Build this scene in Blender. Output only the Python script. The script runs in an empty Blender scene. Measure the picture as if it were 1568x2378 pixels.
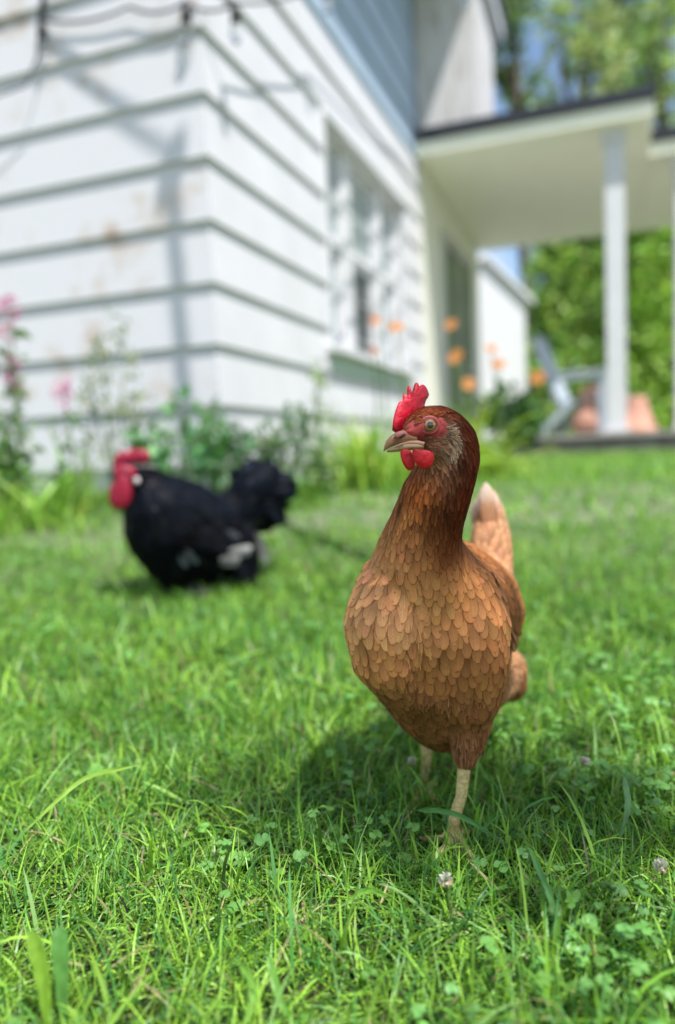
import bpy, bmesh, math, random
import numpy as np
from mathutils import Vector, Matrix
from mathutils.bvhtree import BVHTree
random.seed(7); rng = np.random.default_rng(7)
sc = bpy.context.scene
C = sc.collection
R = math.radians
# ------------------------------------------------------------------ camera
CAM = Vector((0, 0, .36)); PITCH = R(4.6); ROLL = .040; FPX = 1717.0
_F = Vector((0, math.cos(PITCH), -math.sin(PITCH))); _R = Vector((1, 0, 0)); _U = Vector((0, math.sin(PITCH), math.cos(PITCH)))
_X = _R*math.cos(ROLL) - _U*math.sin(ROLL); _Y = _R*math.sin(ROLL) + _U*math.cos(ROLL)
cam = bpy.data.objects.new('camera', bpy.data.cameras.new('camera')); C.objects.link(cam)
cam.matrix_world = Matrix((( _X.x, _Y.x, -_F.x, CAM.x), (_X.y, _Y.y, -_F.y, CAM.y), (_X.z, _Y.z, -_F.z, CAM.z), (0, 0, 0, 1)))
cd = cam.data; cd.sensor_fit = 'VERTICAL'; cd.sensor_height = 36; cd.sensor_width = 24; cd.lens = 26.0
cd.clip_start = .02; cd.clip_end = 2000
cd.dof.use_dof = True; cd.dof.focus_distance = .612; cd.dof.aperture_fstop = 2.1
sc.camera = cam
# ------------------------------------------------------------------ light
SUN_EL = R(62); SH = Vector((.555, -.834, 0)).normalized()          # horizontal direction towards the sun
TO_SUN = Vector((SH.x*math.cos(SUN_EL), SH.y*math.cos(SUN_EL), math.sin(SUN_EL)))
w = bpy.data.worlds.new('World'); sc.world = w; w.use_nodes = True
nt = w.node_tree; bg = nt.nodes['Background']
sky = nt.nodes.new('ShaderNodeTexSky'); sky.sky_type = 'NISHITA'; sky.sun_disc = False
sky.sun_elevation = SUN_EL; sky.sun_rotation = math.atan2(SH.x, SH.y); sky.dust_density = .6
tcw = nt.nodes.new('ShaderNodeTexCoord'); cn = nt.nodes.new('ShaderNodeTexNoise'); cr = nt.nodes.new('ShaderNodeValToRGB')
cn.inputs['Scale'].default_value = 3.2; cn.inputs['Detail'].default_value = 6
cr.color_ramp.elements[0].position = .50; cr.color_ramp.elements[1].position = .66
mxw = nt.nodes.new('ShaderNodeMixRGB'); mxw.inputs[2].default_value = (9, 9.3, 9.8, 1)
nt.links.new(tcw.outputs['Generated'], cn.inputs['Vector']); nt.links.new(cn.outputs['Fac'], cr.inputs['Fac'])
nt.links.new(cr.outputs['Color'], mxw.inputs[0]); nt.links.new(sky.outputs['Color'], mxw.inputs[1])
nt.links.new(mxw.outputs['Color'], bg.inputs['Color'])
bg.inputs['Strength'].default_value = .095
sun = bpy.data.objects.new('sun', bpy.data.lights.new('sun', 'SUN')); C.objects.link(sun)
sun.data.energy = 3.3; sun.data.angle = R(.4); sun.data.color = (1, .97, .925)
sun.rotation_euler = (-TO_SUN).to_track_quat('-Z', 'Y').to_euler(); sun.location = (4, -5, 8)
vs = sc.view_settings; vs.view_transform = 'Standard'; vs.look = 'None'; vs.gamma = 1; vs.exposure = 1.04
sc.cycles.use_denoising = True; sc.cycles.max_bounces = 8; sc.cycles.diffuse_bounces = 4; sc.cycles.transparent_max_bounces = 12

# ------------------------------------------------------------------ helpers
def ray(px, py): return (_X*((px-784)/FPX) - _Y*((py-1189)/FPX) + _F)
def P(px, py, Y):
    d = ray(px, py); return CAM + d*(Y/d.y)
def hit(px, py, p0, n):
    d = ray(px, py); return CAM + d*((Vector(p0)-CAM).dot(Vector(n))/d.dot(Vector(n)))
def proj(v):
    q = Vector(v)-CAM; z = q.dot(_F); return 784+FPX*q.dot(_X)/z, 1189-FPX*q.dot(_Y)/z
def PR(px, py, Y, rpx): return P(px, py, Y), rpx*Y/FPX
def sstep(a, b, x):
    t = np.clip((x-a)/(b-a), 0, 1); return t*t*(3-2*t)
def vnoise(x, y, s=0):          # cheap smooth 2-D noise
    return (np.sin(1.7*x+2.3*y+s)+np.sin(-2.9*x+1.3*y+1.7*s+1)+np.sin(3.7*x+3.1*y+2.3*s+4)+np.sin(.9*x-4.3*y+.7*s))/4
def zg(x, y):
    x = np.asarray(x, float); y = np.asarray(y, float)
    return .20*sstep(1.5, 3.1, y)+.055*sstep(3., 6., y)+.006*vnoise(x*5, y*5)*(1-sstep(2, 4, y))

def tag(o, label=None, cat=None, group=None, kind=None):
    if label: o['label'] = label
    if cat: o['category'] = cat
    if group: o['group'] = group
    if kind: o['kind'] = kind
    return o
def empty(name, loc, rz=0):
    o = bpy.data.objects.new(name, None); C.objects.link(o); o.location = loc; o.rotation_euler = (0, 0, rz)
    o.empty_display_size = .1; bpy.context.view_layer.update(); return o
def link(name, me, mat=None, parent=None, world=True):
    """one mesh object; vertices are in world space when the parent is moved and world is True"""
    o = bpy.data.objects.new(name, me); C.objects.link(o)
    if mat: me.materials.append(mat)
    if parent is not None:
        o.parent = parent
        if world:
            M = Matrix.Identity(4); q = parent; chain = []
            while q is not None:
                chain.append(Matrix.LocRotScale(q.location, q.rotation_euler, q.scale)); q = q.parent
            for m in reversed(chain): M = M @ m
            me.transform(M.inverted())
    return o
def npmesh(name, V, F, mat, parent=None, cols=None, uvs=None, smooth=True, world=True):
    V = np.asarray(V, np.float32).reshape(-1, 3); F = np.asarray(F, np.int32)
    m, k = F.shape
    me = bpy.data.meshes.new(name)
    me.vertices.add(len(V)); me.vertices.foreach_set('co', V.ravel())
    me.loops.add(m*k); me.loops.foreach_set('vertex_index', F.ravel())
    me.polygons.add(m); me.polygons.foreach_set('loop_start', np.arange(0, m*k, k, dtype=np.int32))
    me.polygons.foreach_set('loop_total', np.full(m, k, np.int32))
    me.polygons.foreach_set('use_smooth', np.full(m, smooth, bool))
    if cols is not None:
        a = me.attributes.new('tint', 'FLOAT_COLOR', 'POINT')
        c = np.ones((len(V), 4), np.float32); c[:, :3] = cols; a.data.foreach_set('color', c.ravel())
    if uvs is not None:
        ul = me.uv_layers.new(name='UVMap'); ul.data.foreach_set('uv', np.asarray(uvs, np.float32)[F.ravel()].ravel())
    me.update(); me.validate()
    return link(name, me, mat, parent, world)
class MB:
    def __init__(s): s.v = []; s.f = []
    def box(s, x0, x1, y0, y1, z0, z1):
        n = len(s.v); s.v += [(x, y, z) for z in (z0, z1) for x, y in ((x0, y0), (x1, y0), (x1, y1), (x0, y1))]
        s.f += [tuple(n+i for i in q) for q in ((3, 2, 1, 0), (4, 5, 6, 7), (0, 1, 5, 4), (1, 2, 6, 5), (2, 3, 7, 6), (3, 0, 4, 7))]; return s
    def poly(s, pts): n = len(s.v); s.v += [tuple(p) for p in pts]; s.f.append(tuple(range(n, n+len(pts)))); return s
    def prism(s, pts, off):
        n = len(s.v); k = len(pts); off = Vector(off)
        s.v += [tuple(Vector(p)) for p in pts]+[tuple(Vector(p)+off) for p in pts]
        s.f.append(tuple(reversed(range(n, n+k)))); s.f.append(tuple(range(n+k, n+2*k)))
        s.f += [(n+i, n+(i+1) % k, n+k+(i+1) % k, n+k+i) for i in range(k)]; return s
    def tube(s, pts, rs, seg=10, caps=True):
        pts = [Vector(p) for p in pts]; k = len(pts)
        if not hasattr(rs, '__len__'): rs = [rs]*k
        n0 = len(s.v); a = None
        for i, p in enumerate(pts):
            d = (pts[min(i+1, k-1)]-pts[max(i-1, 0)]).normalized()
            if a is None: a = d.orthogonal().normalized()
            a = (a-d*a.dot(d)).normalized(); b = d.cross(a)
            for j in range(seg):
                t = 2*math.pi*j/seg; s.v.append(tuple(p+(a*math.cos(t)+b*math.sin(t))*rs[i]))
        for i in range(k-1):
            for j in range(seg):
                s.f.append((n0+i*seg+j, n0+i*seg+(j+1) % seg, n0+(i+1)*seg+(j+1) % seg, n0+(i+1)*seg+j))
        if caps: s.f.append(tuple(reversed(range(n0, n0+seg)))); s.f.append(tuple(range(n0+(k-1)*seg, n0+k*seg)))
        return s
    def ellipsoid(s, c, ax, nu=16, nv=10, fn=None):
        """ax: three axis vectors (already scaled); pole along the third"""
        c = Vector(c); n0 = len(s.v)
        for i in range(nv+1):
            th = math.pi*i/nv
            for j in range(nu):
                ph = 2*math.pi*j/nu
                q = (math.sin(th)*math.cos(ph), math.sin(th)*math.sin(ph), math.cos(th))
                if fn: q = fn(*q)
                s.v.append(tuple(c+ax[0]*q[0]+ax[1]*q[1]+ax[2]*q[2]))
        for i in range(nv):
            for j in range(nu): s.f.append((n0+i*nu+j, n0+(i+1)*nu+j, n0+(i+1)*nu+(j+1) % nu, n0+i*nu+(j+1) % nu))
        return s
    def lathe(s, c, prof, seg=24):
        n0 = len(s.v); c = Vector(c)
        for r, z in prof:
            for j in range(seg): s.v.append((c.x+r*math.cos(2*math.pi*j/seg), c.y+r*math.sin(2*math.pi*j/seg), c.z+z))
        for i in range(len(prof)-1):
            for j in range(seg): s.f.append((n0+i*seg+j, n0+i*seg+(j+1) % seg, n0+(i+1)*seg+(j+1) % seg, n0+(i+1)*seg+j))
        return s
    def build(s, name, mat, parent=None, smooth=False, world=True, bevel=0, fix=False):
        me = bpy.data.meshes.new(name); me.from_pydata(s.v, [], s.f)
        if bevel or fix:
            b = bmesh.new(); b.from_mesh(me)
            if fix: bmesh.ops.remove_doubles(b, verts=b.verts, dist=1e-6); bmesh.ops.recalc_face_normals(b, faces=b.faces)
            if bevel: bmesh.ops.bevel(b, geom=list(b.edges), offset=bevel, segments=2, affect='EDGES', profile=.5)
            b.to_mesh(me); b.free()
        if smooth: me.polygons.foreach_set('use_smooth', [True]*len(me.polygons))
        me.update(); return link(name, me, mat, parent, world)
# ------------------------------------------------------------------ materials
def newmat(name):
    m = bpy.data.materials.new(name); m.use_nodes = True; return m, m.node_tree.nodes, m.node_tree.links, m.node_tree.nodes['Principled BSDF']
def mat(name, col, rough=.6, spec=.4, var=.0, scale=20, bump=0, col2=None, metal=0, coat=0, trans=0, stretch=None):
    m, N, L, b = newmat(name)
    b.inputs['Roughness'].default_value = rough; b.inputs['Specular IOR Level'].default_value = spec; b.inputs['Metallic'].default_value = metal
    b.inputs['Coat Weight'].default_value = coat; b.inputs['Transmission Weight'].default_value = trans
    b.inputs['Base Color'].default_value = (*col, 1)
    if var or bump or col2:
        tc = N.new('ShaderNodeTexCoord'); mp = N.new('ShaderNodeMapping'); n = N.new('ShaderNodeTexNoise')
        n.inputs['Scale'].default_value = scale; n.inputs['Detail'].default_value = 6
        if stretch: mp.inputs['Scale'].default_value = stretch
        L.new(tc.outputs['Object'], mp.inputs[0]); L.new(mp.outputs[0], n.inputs['Vector'])
        if var or col2:
            r = N.new('ShaderNodeValToRGB'); r.color_ramp.elements[0].position = .35; r.color_ramp.elements[1].position = .65
            r.color_ramp.elements[0].color = (*[c*(1-var) for c in col], 1); r.color_ramp.elements[1].color = (*(col2 or [min(1, c*(1+var)) for c in col]), 1)
            L.new(n.outputs['Fac'], r.inputs[0]); L.new(r.outputs[0], b.inputs['Base Color'])
        if bump:
            bp = N.new('ShaderNodeBump'); bp.inputs['Strength'].default_value = bump; bp.inputs['Distance'].default_value = .003
            L.new(n.outputs['Fac'], bp.inputs['Height']); L.new(bp.outputs[0], b.inputs['Normal'])
    return m
def foliage(name, rough=.45, spec=.35, transl=.35, gain=(1.25, 1.25, .75)):
    m, N, L, b = newmat(name)
    at = N.new('ShaderNodeAttribute'); at.attribute_name = 'tint'
    b.inputs['Roughness'].default_value = rough; b.inputs['Specular IOR Level'].default_value = spec
    L.new(at.outputs['Color'], b.inputs['Base Color'])
    tr = N.new('ShaderNodeBsdfTranslucent'); mul = N.new('ShaderNodeMixRGB'); mul.blend_type = 'MULTIPLY'; mul.inputs[0].default_value = 1
    mul.inputs[2].default_value = (*gain, 1); L.new(at.outputs['Color'], mul.inputs[1]); L.new(mul.outputs[0], tr.inputs['Color'])
    mx = N.new('ShaderNodeMixShader'); mx.inputs[0].default_value = transl
    L.new(b.outputs[0], mx.inputs[1]); L.new(tr.outputs[0], mx.inputs[2])
    L.new(mx.outputs[0], N['Material Output'].inputs['Surface']); return m
M = {}
M['grass'] = foliage('grass_blade', .40, .35, .30, (1.2, 1.25, .6))
M['leaf'] = foliage('leaf', .42, .35, .3)
M['petal'] = foliage('petal', .6, .2, .4, (1, 1, 1))
M['bark'] = mat('bark', (.13, .10, .075), .9, .2, .4, 30, .6)
M['stem'] = mat('stem', (.10, .17, .04), .6, .3, .2, 40)
M['soil'] = mat('lawn_floor', (.022, .030, .010), .95, .1, 0, 30, .5, col2=(.045, .06, .018))
M['glass'] = mat('window_glass', (.30, .36, .37), .05, .6)
M['dark_glass'] = mat('dark_screen', (.05, .055, .055), .35, .4)
M['white'] = mat('white_paint', (.655, .65, .67), .55, .3, .03, 8)
M['cream'] = mat('cream_ceiling', (.90, .89, .74), .6, .3, .02, 5)
M['asphalt'] = mat('dark_shingle_edge', (.03, .035, .045), .8, .3, .3, 60, .4)
M['curtain'] = mat('white_curtain', (.72, .73, .72), .8, .1, .12, 6, 0, stretch=(9, 9, .3))
M['deckwood'] = mat('weathered_deck_wood', (.34, .315, .295), .85, .2, .3, 14, .4, stretch=(1, 1, 8))
M['chairpaint'] = mat('grey_blue_paint', (.44, .50, .56), .6, .3, .08, 12)
M['terracotta'] = mat('terracotta_clay', (.50, .27, .20), .8, .2, .12, 14)
M['navy'] = mat('dark_cloth', (.02, .025, .04), .9, .2)
M['black'] = mat('black_rubber', (.012, .012, .014), .5, .4)
M['bulb'] = mat('bulb_glass', (.92, .93, .92), .02, .5, trans=1)
M['pole'] = mat('grey_pole', (.2, .2, .2), .5, .4)
M['shingle'] = mat('roof_shingle', (.08, .085, .09), .9, .2, .3, 30, .4)
def ground_mat():
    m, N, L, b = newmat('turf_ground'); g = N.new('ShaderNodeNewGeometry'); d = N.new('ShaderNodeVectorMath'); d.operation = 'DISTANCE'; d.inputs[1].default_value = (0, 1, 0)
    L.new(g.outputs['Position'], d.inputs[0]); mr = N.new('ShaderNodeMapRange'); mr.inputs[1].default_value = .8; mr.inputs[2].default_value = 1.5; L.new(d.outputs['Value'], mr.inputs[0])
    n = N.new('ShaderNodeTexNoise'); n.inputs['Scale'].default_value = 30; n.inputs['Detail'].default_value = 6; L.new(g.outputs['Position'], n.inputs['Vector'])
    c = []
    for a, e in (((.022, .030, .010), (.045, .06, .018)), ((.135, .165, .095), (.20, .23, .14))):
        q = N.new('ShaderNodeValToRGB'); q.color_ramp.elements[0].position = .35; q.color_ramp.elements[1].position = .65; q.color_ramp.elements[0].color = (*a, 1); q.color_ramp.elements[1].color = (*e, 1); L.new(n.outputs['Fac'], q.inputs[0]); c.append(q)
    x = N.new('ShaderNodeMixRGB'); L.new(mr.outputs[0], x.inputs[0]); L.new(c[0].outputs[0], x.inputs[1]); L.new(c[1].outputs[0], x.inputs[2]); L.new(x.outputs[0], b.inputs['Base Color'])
    b.inputs['Roughness'].default_value = .95; b.inputs['Specular IOR Level'].default_value = .1; return m
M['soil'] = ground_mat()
def siding_mat():
    m, N, L, b = newmat('peeling_white_siding')
    tc = N.new('ShaderNodeTexCoord')
    n1 = N.new('ShaderNodeTexNoise'); n1.inputs['Scale'].default_value = 5.5; n1.inputs['Detail'].default_value = 7; n1.inputs['Roughness'].default_value = .62
    n2 = N.new('ShaderNodeTexNoise'); n2.inputs['Scale'].default_value = 1.6; n2.inputs['Detail'].default_value = 3
    L.new(tc.outputs['Object'], n1.inputs['Vector']); L.new(tc.outputs['Object'], n2.inputs['Vector'])
    ml = N.new('ShaderNodeMath'); ml.operation = 'MULTIPLY'; L.new(n1.outputs['Fac'], ml.inputs[0]); L.new(n2.outputs['Fac'], ml.inputs[1])
    r = N.new('ShaderNodeValToRGB'); e = r.color_ramp.elements
    e[0].position = .275; e[0].color = (.60, .592, .615, 1); e[1].position = .41; e[1].color = (.40, .30, .25, 1)
    k = e.new(.325); k.color = (.55, .51, .49, 1)
    L.new(ml.outputs[0], r.inputs[0]); L.new(r.outputs[0], b.inputs['Base Color'])
    b.inputs['Roughness'].default_value = .6; b.inputs['Specular IOR Level'].default_value = .3
    bp = N.new('ShaderNodeBump'); bp.inputs['Strength'].default_value = .3; bp.inputs['Distance'].default_value = .002
    L.new(n1.outputs['Fac'], bp.inputs['Height']); L.new(bp.outputs[0], b.inputs['Normal']); return m
M['siding'] = siding_mat()
M['panelwood'] = mat('peeling_panel', (.62, .60, .59), .8, .2, 0, 7, .3, col2=(.34, .28, .25), stretch=(6, 6, .5))
for e, p in zip(M['panelwood'].node_tree.nodes['Color Ramp'].color_ramp.elements, (.52, .74)): e.position = p
def red_skin(name, col, sub=.15):
    m = mat(name, col, .45, .4, .25, 130, .8); b = m.node_tree.nodes['Principled BSDF']
    b.inputs['Subsurface Weight'].default_value = sub; b.inputs['Subsurface Radius'].default_value = (.006, .002, .001); b.inputs['Subsurface Scale'].default_value = 1
    return m
M['comb'] = red_skin('red_comb_skin', (.46, .006, .022)); M['wattle'] = red_skin('red_wattle_skin', (.50, .005, .010), .2)
M['cockcomb'] = red_skin('crimson_cock_skin', (.27, .005, .028), .1)
def feather_mat(name, edge, shaft, edge_mix=.75, streak=.13, rough=.75, spec=.07, white_flecks=0):
    """colour per feather from 'tint'; darker rim and paler shaft laid out in the feather's own UV"""
    m, N, L, b = newmat(name)
    at = N.new('ShaderNodeAttribute'); at.attribute_name = 'tint'
    uv = N.new('ShaderNodeUVMap'); sp = N.new('ShaderNodeSeparateXYZ'); L.new(uv.outputs[0], sp.inputs[0])
    def mth(op, a, b_=None, c=None):
        n = N.new('ShaderNodeMath'); n.operation = op
        for i, q in enumerate((a, b_, c)):
            if q is None: continue
            if isinstance(q, (int, float)): n.inputs[i].default_value = q
            else: L.new(q, n.inputs[i])
        return n.outputs[0]
    u = mth('ABSOLUTE', mth('MULTIPLY_ADD', sp.outputs[0], 2, -1))                 # 0 at the shaft, 1 at the rim
    v = sp.outputs[1]
    def ramp(x, a, c):
        n = N.new('ShaderNodeMapRange'); n.interpolation_type = 'SMOOTHSTEP'; n.inputs[1].default_value = a; n.inputs[2].default_value = c; L.new(x, n.inputs[0]); return n.outputs[0]
    rim = mth('MAXIMUM', ramp(u, .72, .94), ramp(v, .92, .985)); rim = mth('MULTIPLY', rim, ramp(v, .2, .5))
    sh = mth('SUBTRACT', 1, ramp(u, .0, .07)); sh = mth('MULTIPLY', sh, .45)
    # barbs: fine slanted streaks
    cb = N.new('ShaderNodeCombineXYZ'); L.new(mth('MULTIPLY', mth('SUBTRACT', v, mth('MULTIPLY', u, .28)), 34), cb.inputs[0]); L.new(mth('MULTIPLY', u, 1.2), cb.inputs[1])
    geo = N.new('ShaderNodeNewGeometry'); L.new(geo.outputs['Random Per Island'], cb.inputs[2])
    nz = N.new('ShaderNodeTexNoise'); nz.inputs['Scale'].default_value = 1.0; nz.inputs['Detail'].default_value = 2; L.new(cb.outputs[0], nz.inputs['Vector'])
    def mix(bl, f, a, c):
        n = N.new('ShaderNodeMixRGB'); n.blend_type = bl
        for i, q in enumerate((f, a, c)):
            if isinstance(q, (int, float)): n.inputs[i].default_value = q
            elif isinstance(q, tuple): n.inputs[i].default_value = (*q, 1)
            else: L.new(q, n.inputs[i])
        return n.outputs[0]
    st = N.new('ShaderNodeMapRange'); st.inputs[1].default_value = .3; st.inputs[2].default_value = .7; st.inputs[3].default_value = 1-streak; st.inputs[4].default_value = 1+streak*.6; L.new(nz.outputs['Fac'], st.inputs[0])
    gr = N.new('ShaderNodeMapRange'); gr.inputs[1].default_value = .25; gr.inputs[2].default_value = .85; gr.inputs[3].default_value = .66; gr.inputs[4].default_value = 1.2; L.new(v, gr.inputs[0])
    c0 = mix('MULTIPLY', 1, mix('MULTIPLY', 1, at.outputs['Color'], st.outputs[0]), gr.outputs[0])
    c1 = mix('MIX', mth('MULTIPLY', rim, edge_mix), c0, mix('MULTIPLY', 1, c0, edge))
    c2 = mix('MIX', sh, c1, mix('MULTIPLY', 1, c1, shaft))
    fr = mth('ADD', mth('MAXIMUM', u, ramp(v, .80, 1.02)), mth('MULTIPLY', mth('SUBTRACT', nz.outputs['Fac'], .5), .9))
    al = mth('SUBTRACT', 1, mth('MULTIPLY', ramp(fr, .70, 1.10), ramp(v, .35, .6))); L.new(al, b.inputs['Alpha'])
    L.new(c2, b.inputs['Base Color']); b.inputs['Roughness'].default_value = rough; b.inputs['Specular IOR Level'].default_value = spec
    b.inputs['Sheen Weight'].default_value = 0
    bp = N.new('ShaderNodeBump'); bp.inputs['Strength'].default_value = .2; bp.inputs['Distance'].default_value = .0004
    L.new(nz.outputs['Fac'], bp.inputs['Height']); L.new(bp.outputs[0], b.inputs['Normal']); return m
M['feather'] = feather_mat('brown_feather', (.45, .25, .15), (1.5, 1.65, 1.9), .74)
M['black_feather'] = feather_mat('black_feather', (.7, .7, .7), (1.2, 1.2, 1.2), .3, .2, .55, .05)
M['skin'] = foliage('bird_skin', .6, .3, 0)
# ================================================================== THE SETTING
def ground():
    xs = np.concatenate([np.linspace(-400, -8, 14), np.linspace(-6, 6, 97), np.linspace(8, 400, 14)])
    ys = np.concatenate([np.linspace(-300, -4, 10), np.linspace(-3, 9, 121), np.linspace(12, 900, 16)])
    X, Y = np.meshgrid(xs, ys); V = np.stack([X, Y, zg(X, Y)], -1).reshape(-1, 3)
    n = len(xs); i, j = np.meshgrid(np.arange(len(ys)-1), np.arange(n-1), indexing='ij'); a = (i*n+j).ravel()
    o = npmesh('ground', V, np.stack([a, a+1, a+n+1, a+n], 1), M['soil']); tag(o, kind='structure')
ground()
# ------------------------------------------------------------------ house (local x = t along the front, y = s along the side wall)
HC = P(500, 800, 3.06); HROT = R(-20.3)
house = empty('house', (HC.x, HC.y, 0), HROT)
tag(house, 'white clapboard house with peeling paint, side window and covered porch', 'house')
Tt = Vector((math.cos(HROT), math.sin(HROT), 0)); Ts = Vector((-math.sin(HROT), math.cos(HROT), 0)); HO = Vector((HC.x, HC.y, 0))
def HW(t, s, z): return HO+Tt*t+Ts*s+Vector((0, 0, z))
ZL = [P(500, y, 3.06).z for y in (800, 660, 515, 365, 215, 65)]
PITCHZ = (ZL[-1]-ZL[0])/5; Z0 = ZL[0]
ZEAVE = 4.22; WS0, WS1, WZ0, WZ1 = 1.30, 3.08, .97, 2.32; SEND = 6.6
ZSHADE = 2.74  # side wall takes its painted eave shade above this height
def siding():
    front, side, upper = MB(), MB(), MB()
    z = Z0-2*PITCHZ
    while z < ZEAVE:
        z1 = min(z+PITCHZ, ZEAVE)
        pr = lambda q, z=z: .003+.019*(1-(q-z)/PITCHZ)
        cuts = [z]+[c for c in (WZ0, WZ1, ZSHADE) if z+1e-4 < c < z1-1e-4]+[z1]
        for a, c in zip(cuts[:-1], cuts[1:]):
            mid = (a+c)/2; pa, pc = pr(a), pr(c)
            spans = [(None, WS0), (WS1, SEND)] if WZ0 < mid < WZ1 else [(None, SEND)]
            front.poly([(-7, -pa, a), (pa, -pa, a), (pc, -pc, c), (-7, -pc, c)])
            b = upper if mid > ZSHADE else side
            for s0, s1 in spans:
                b.poly([(pa, -pa if s0 is None else s0, a), (pa, s1, a), (pc, s1, c), (pc, -pc if s0 is None else s0, c)])
        p = pr(z); q = .003
        front.poly([(-7, -q, z), (q, -q, z), (p, -p, z), (-7, -p, z)])
        (upper if z > ZSHADE else side).poly([(q, -q, z), (q, SEND, z), (p, SEND, z), (p, -p, z)])
        z = z1
    front.build('front_siding', M['siding'], house, world=False); side.build('side_siding', mat('side_white_paint', (.60, .595, .615), .6, .3, .04, 3), house, world=False)
    upper.build('upper_siding', mat('blue_shade_siding', (.36, .45, .55), .6, .3, .05, 3), house, world=False)  # same siding, with the blue eave shade put into its colour
siding()
MB().box(-7, -.012, .012, SEND, -.2, Z0-2*PITCHZ+.002).build('foundation', mat('painted_foundation', (.66, .66, .65), .8, .2, .1, 9, .3), house, world=False)
MB().box(-7, -.01, SEND-.01, SEND, Z0-2*PITCHZ, ZEAVE).build('rear_wall', M['white'], house, world=False)
# roof with deep eaves over the side wall
ro = MB(); EV = .62
ro.prism([(-7.4, -.25, ZEAVE+.16), (EV, -.25, ZEAVE+.16), (EV, 4.9, ZEAVE+.16), (-7.4, 4.9, ZEAVE+.16)], (0, 0, .05))
ro.prism([(EV, -.25, ZEAVE+.212), (EV, 4.9, ZEAVE+.212), (-3.2, 4.9, ZEAVE+1.9), (-3.2, -.25, ZEAVE+1.9)], (0, 0, .06))
ro.prism([(-7.4, -.25, ZEAVE+.212), (-3.21, -.25, ZEAVE+1.9), (-3.21, 4.9, ZEAVE+1.9), (-7.4, 4.9, ZEAVE+.212)], (0, 0, .06))
roof = ro.build('roof', M['shingle'], house, world=False)
MB().box(-7.4, EV-.03, -.22, 4.88, ZEAVE+.003, ZEAVE+.157).build('eave', M['white'], roof, world=False)
MB().prism([(-7, 0, ZEAVE+.215), (-.2, 0, ZEAVE+.215), (-3.2, 0, ZEAVE+1.88)], (0, .1, 0)).build('gable', M['siding'], house, world=False)
# window in the side wall
wf = MB()
for s0, s1, z0, z1, x1 in ((WS0-.0, WS0+.022, WZ0, WZ1, .030), (WS0+.022, WS0+.085, WZ0, WZ1-.08, -.045), (WS1-.085, WS1-.022, WZ0, WZ1-.08, -.045), (WS1-.022, WS1, WZ0, WZ1, .030), (WS0+.022, WS1-.022, WZ1-.08, WZ1, .042), (1.80, 1.94, WZ0, WZ1-.08, -.040), (2.50, 2.62, WZ0, WZ1-.08, -.040)):
    wf.box(-.16, x1, s0, s1, z0, z1)
win = wf.build('window', M['white'], house, world=False, bevel=.004)
for s0, s1, dark in ((WS0+.085, 1.80, 0), (1.94, 2.50, 1), (2.62, WS1-.085, 0)):
    zm = 1.60; sb = MB()
    for z0, z1, x in ((WZ0, zm+.03, -.085), (zm+.03, WZ1-.08, -.065)):
        sb.box(x-.03, x, s0, s0+.045, z0, z1); sb.box(x-.03, x, s1-.045, s1, z0, z1)
        sb.box(x-.03, x-.002, s0+.045, s1-.045, z0, z0+.055); sb.box(x-.03, x-.002, s0+.045, s1-.045, z1-.045, z1)
    sb.build('sash', M['white'], win, world=False)
    MB().box(-.090, -.084, s0+.045, s1-.045, zm+.085, WZ1-.125).build('pane', M['glass'], win, world=False)
    MB().box(-.108, -.102, s0+.045, s1-.045, WZ0+.055, zm-.015).build('pane', M['dark_glass'] if dark else M['glass'], win, world=False)
MB().box(-.2, .085, WS0-.06, WS1+.06, WZ0-.045, WZ0-.002).build('sill', M['white'], win, world=False, bevel=.004)
MB().box(0.0, .024, WS0-.0, WS1+.0, WZ0-.15, WZ0-.047).build('shade_band', mat('green_sill_shade', (.42, .52, .44), .6, .3), win, world=False)  # greenish shade under the sill, painted as a band
MB().box(-.3, .0, WS0+.01, WS1-.01, WZ0-.1, WZ0-.05).build('curtain', M['curtain'], win, world=False)
# upper bay panel beside the porch roof
S1 = 3.60
bay = MB().box(.022, .52, S1, S1+1.0, 2.995, ZEAVE+.001).build('bay', M['panelwood'], house, world=False)
# porch
PZ = 2.78; PT = 1.84
rf = MB(); rf.box(.024, PT+.02, S1-.12, SEND+.2, PZ+.11, PZ+.20); rf.box(PT+.023, 5.0, S1+.75, SEND+.2, PZ+.105, PZ+.195)
rf.build('porch_roof', M['asphalt'], house, world=False)
pc = MB(); pc.box(.024, PT, S1-.09, SEND+.2, PZ, PZ+.107); pc.box(PT+.003, 5.0, S1+.78, SEND+.2, PZ-.003, PZ+.102)
pcl = pc.build('porch_ceiling', M['cream'], house, world=False)
def post(t, s):
    p = MB(); p.box(t-.072, t+.072, s-.072, s+.072, .475, PZ-.10); o = p.build('porch_post', M['white'], house, world=False, bevel=.006)
    MB().box(t-.088, t+.088, s-.088, s+.088, .432, .475).build('post_base', M['white'], o, world=False, bevel=.005); q = MB(); q.box(t-.088, t+.088, s-.088, s+.088, PZ-.10, PZ-.003); q.build('post_cap', M['white'], o, world=False, bevel=.005)
post(1.56, S1+.12); post(2.13, S1+.95)
dk = MB()
for i in range(22): dk.box(.03, 5.2, S1-.10+i*.145, S1-.10+i*.145+.138, .395, .43)
deck = dk.build('porch_deck', M['deckwood'], house, world=False)
fr = MB(); fr.box(.05, 5.18, S1-.075, S1-.04, .27, .393)
for i in range(9): fr.box(.2+i*.6, .29+i*.6, S1-.06, S1+.03, 0, .269)
fr.build('deck_frame', mat('grey_rim_board', (.15, .14, .13), .85, .2, .3, 10, .3), deck, world=False)
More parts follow.
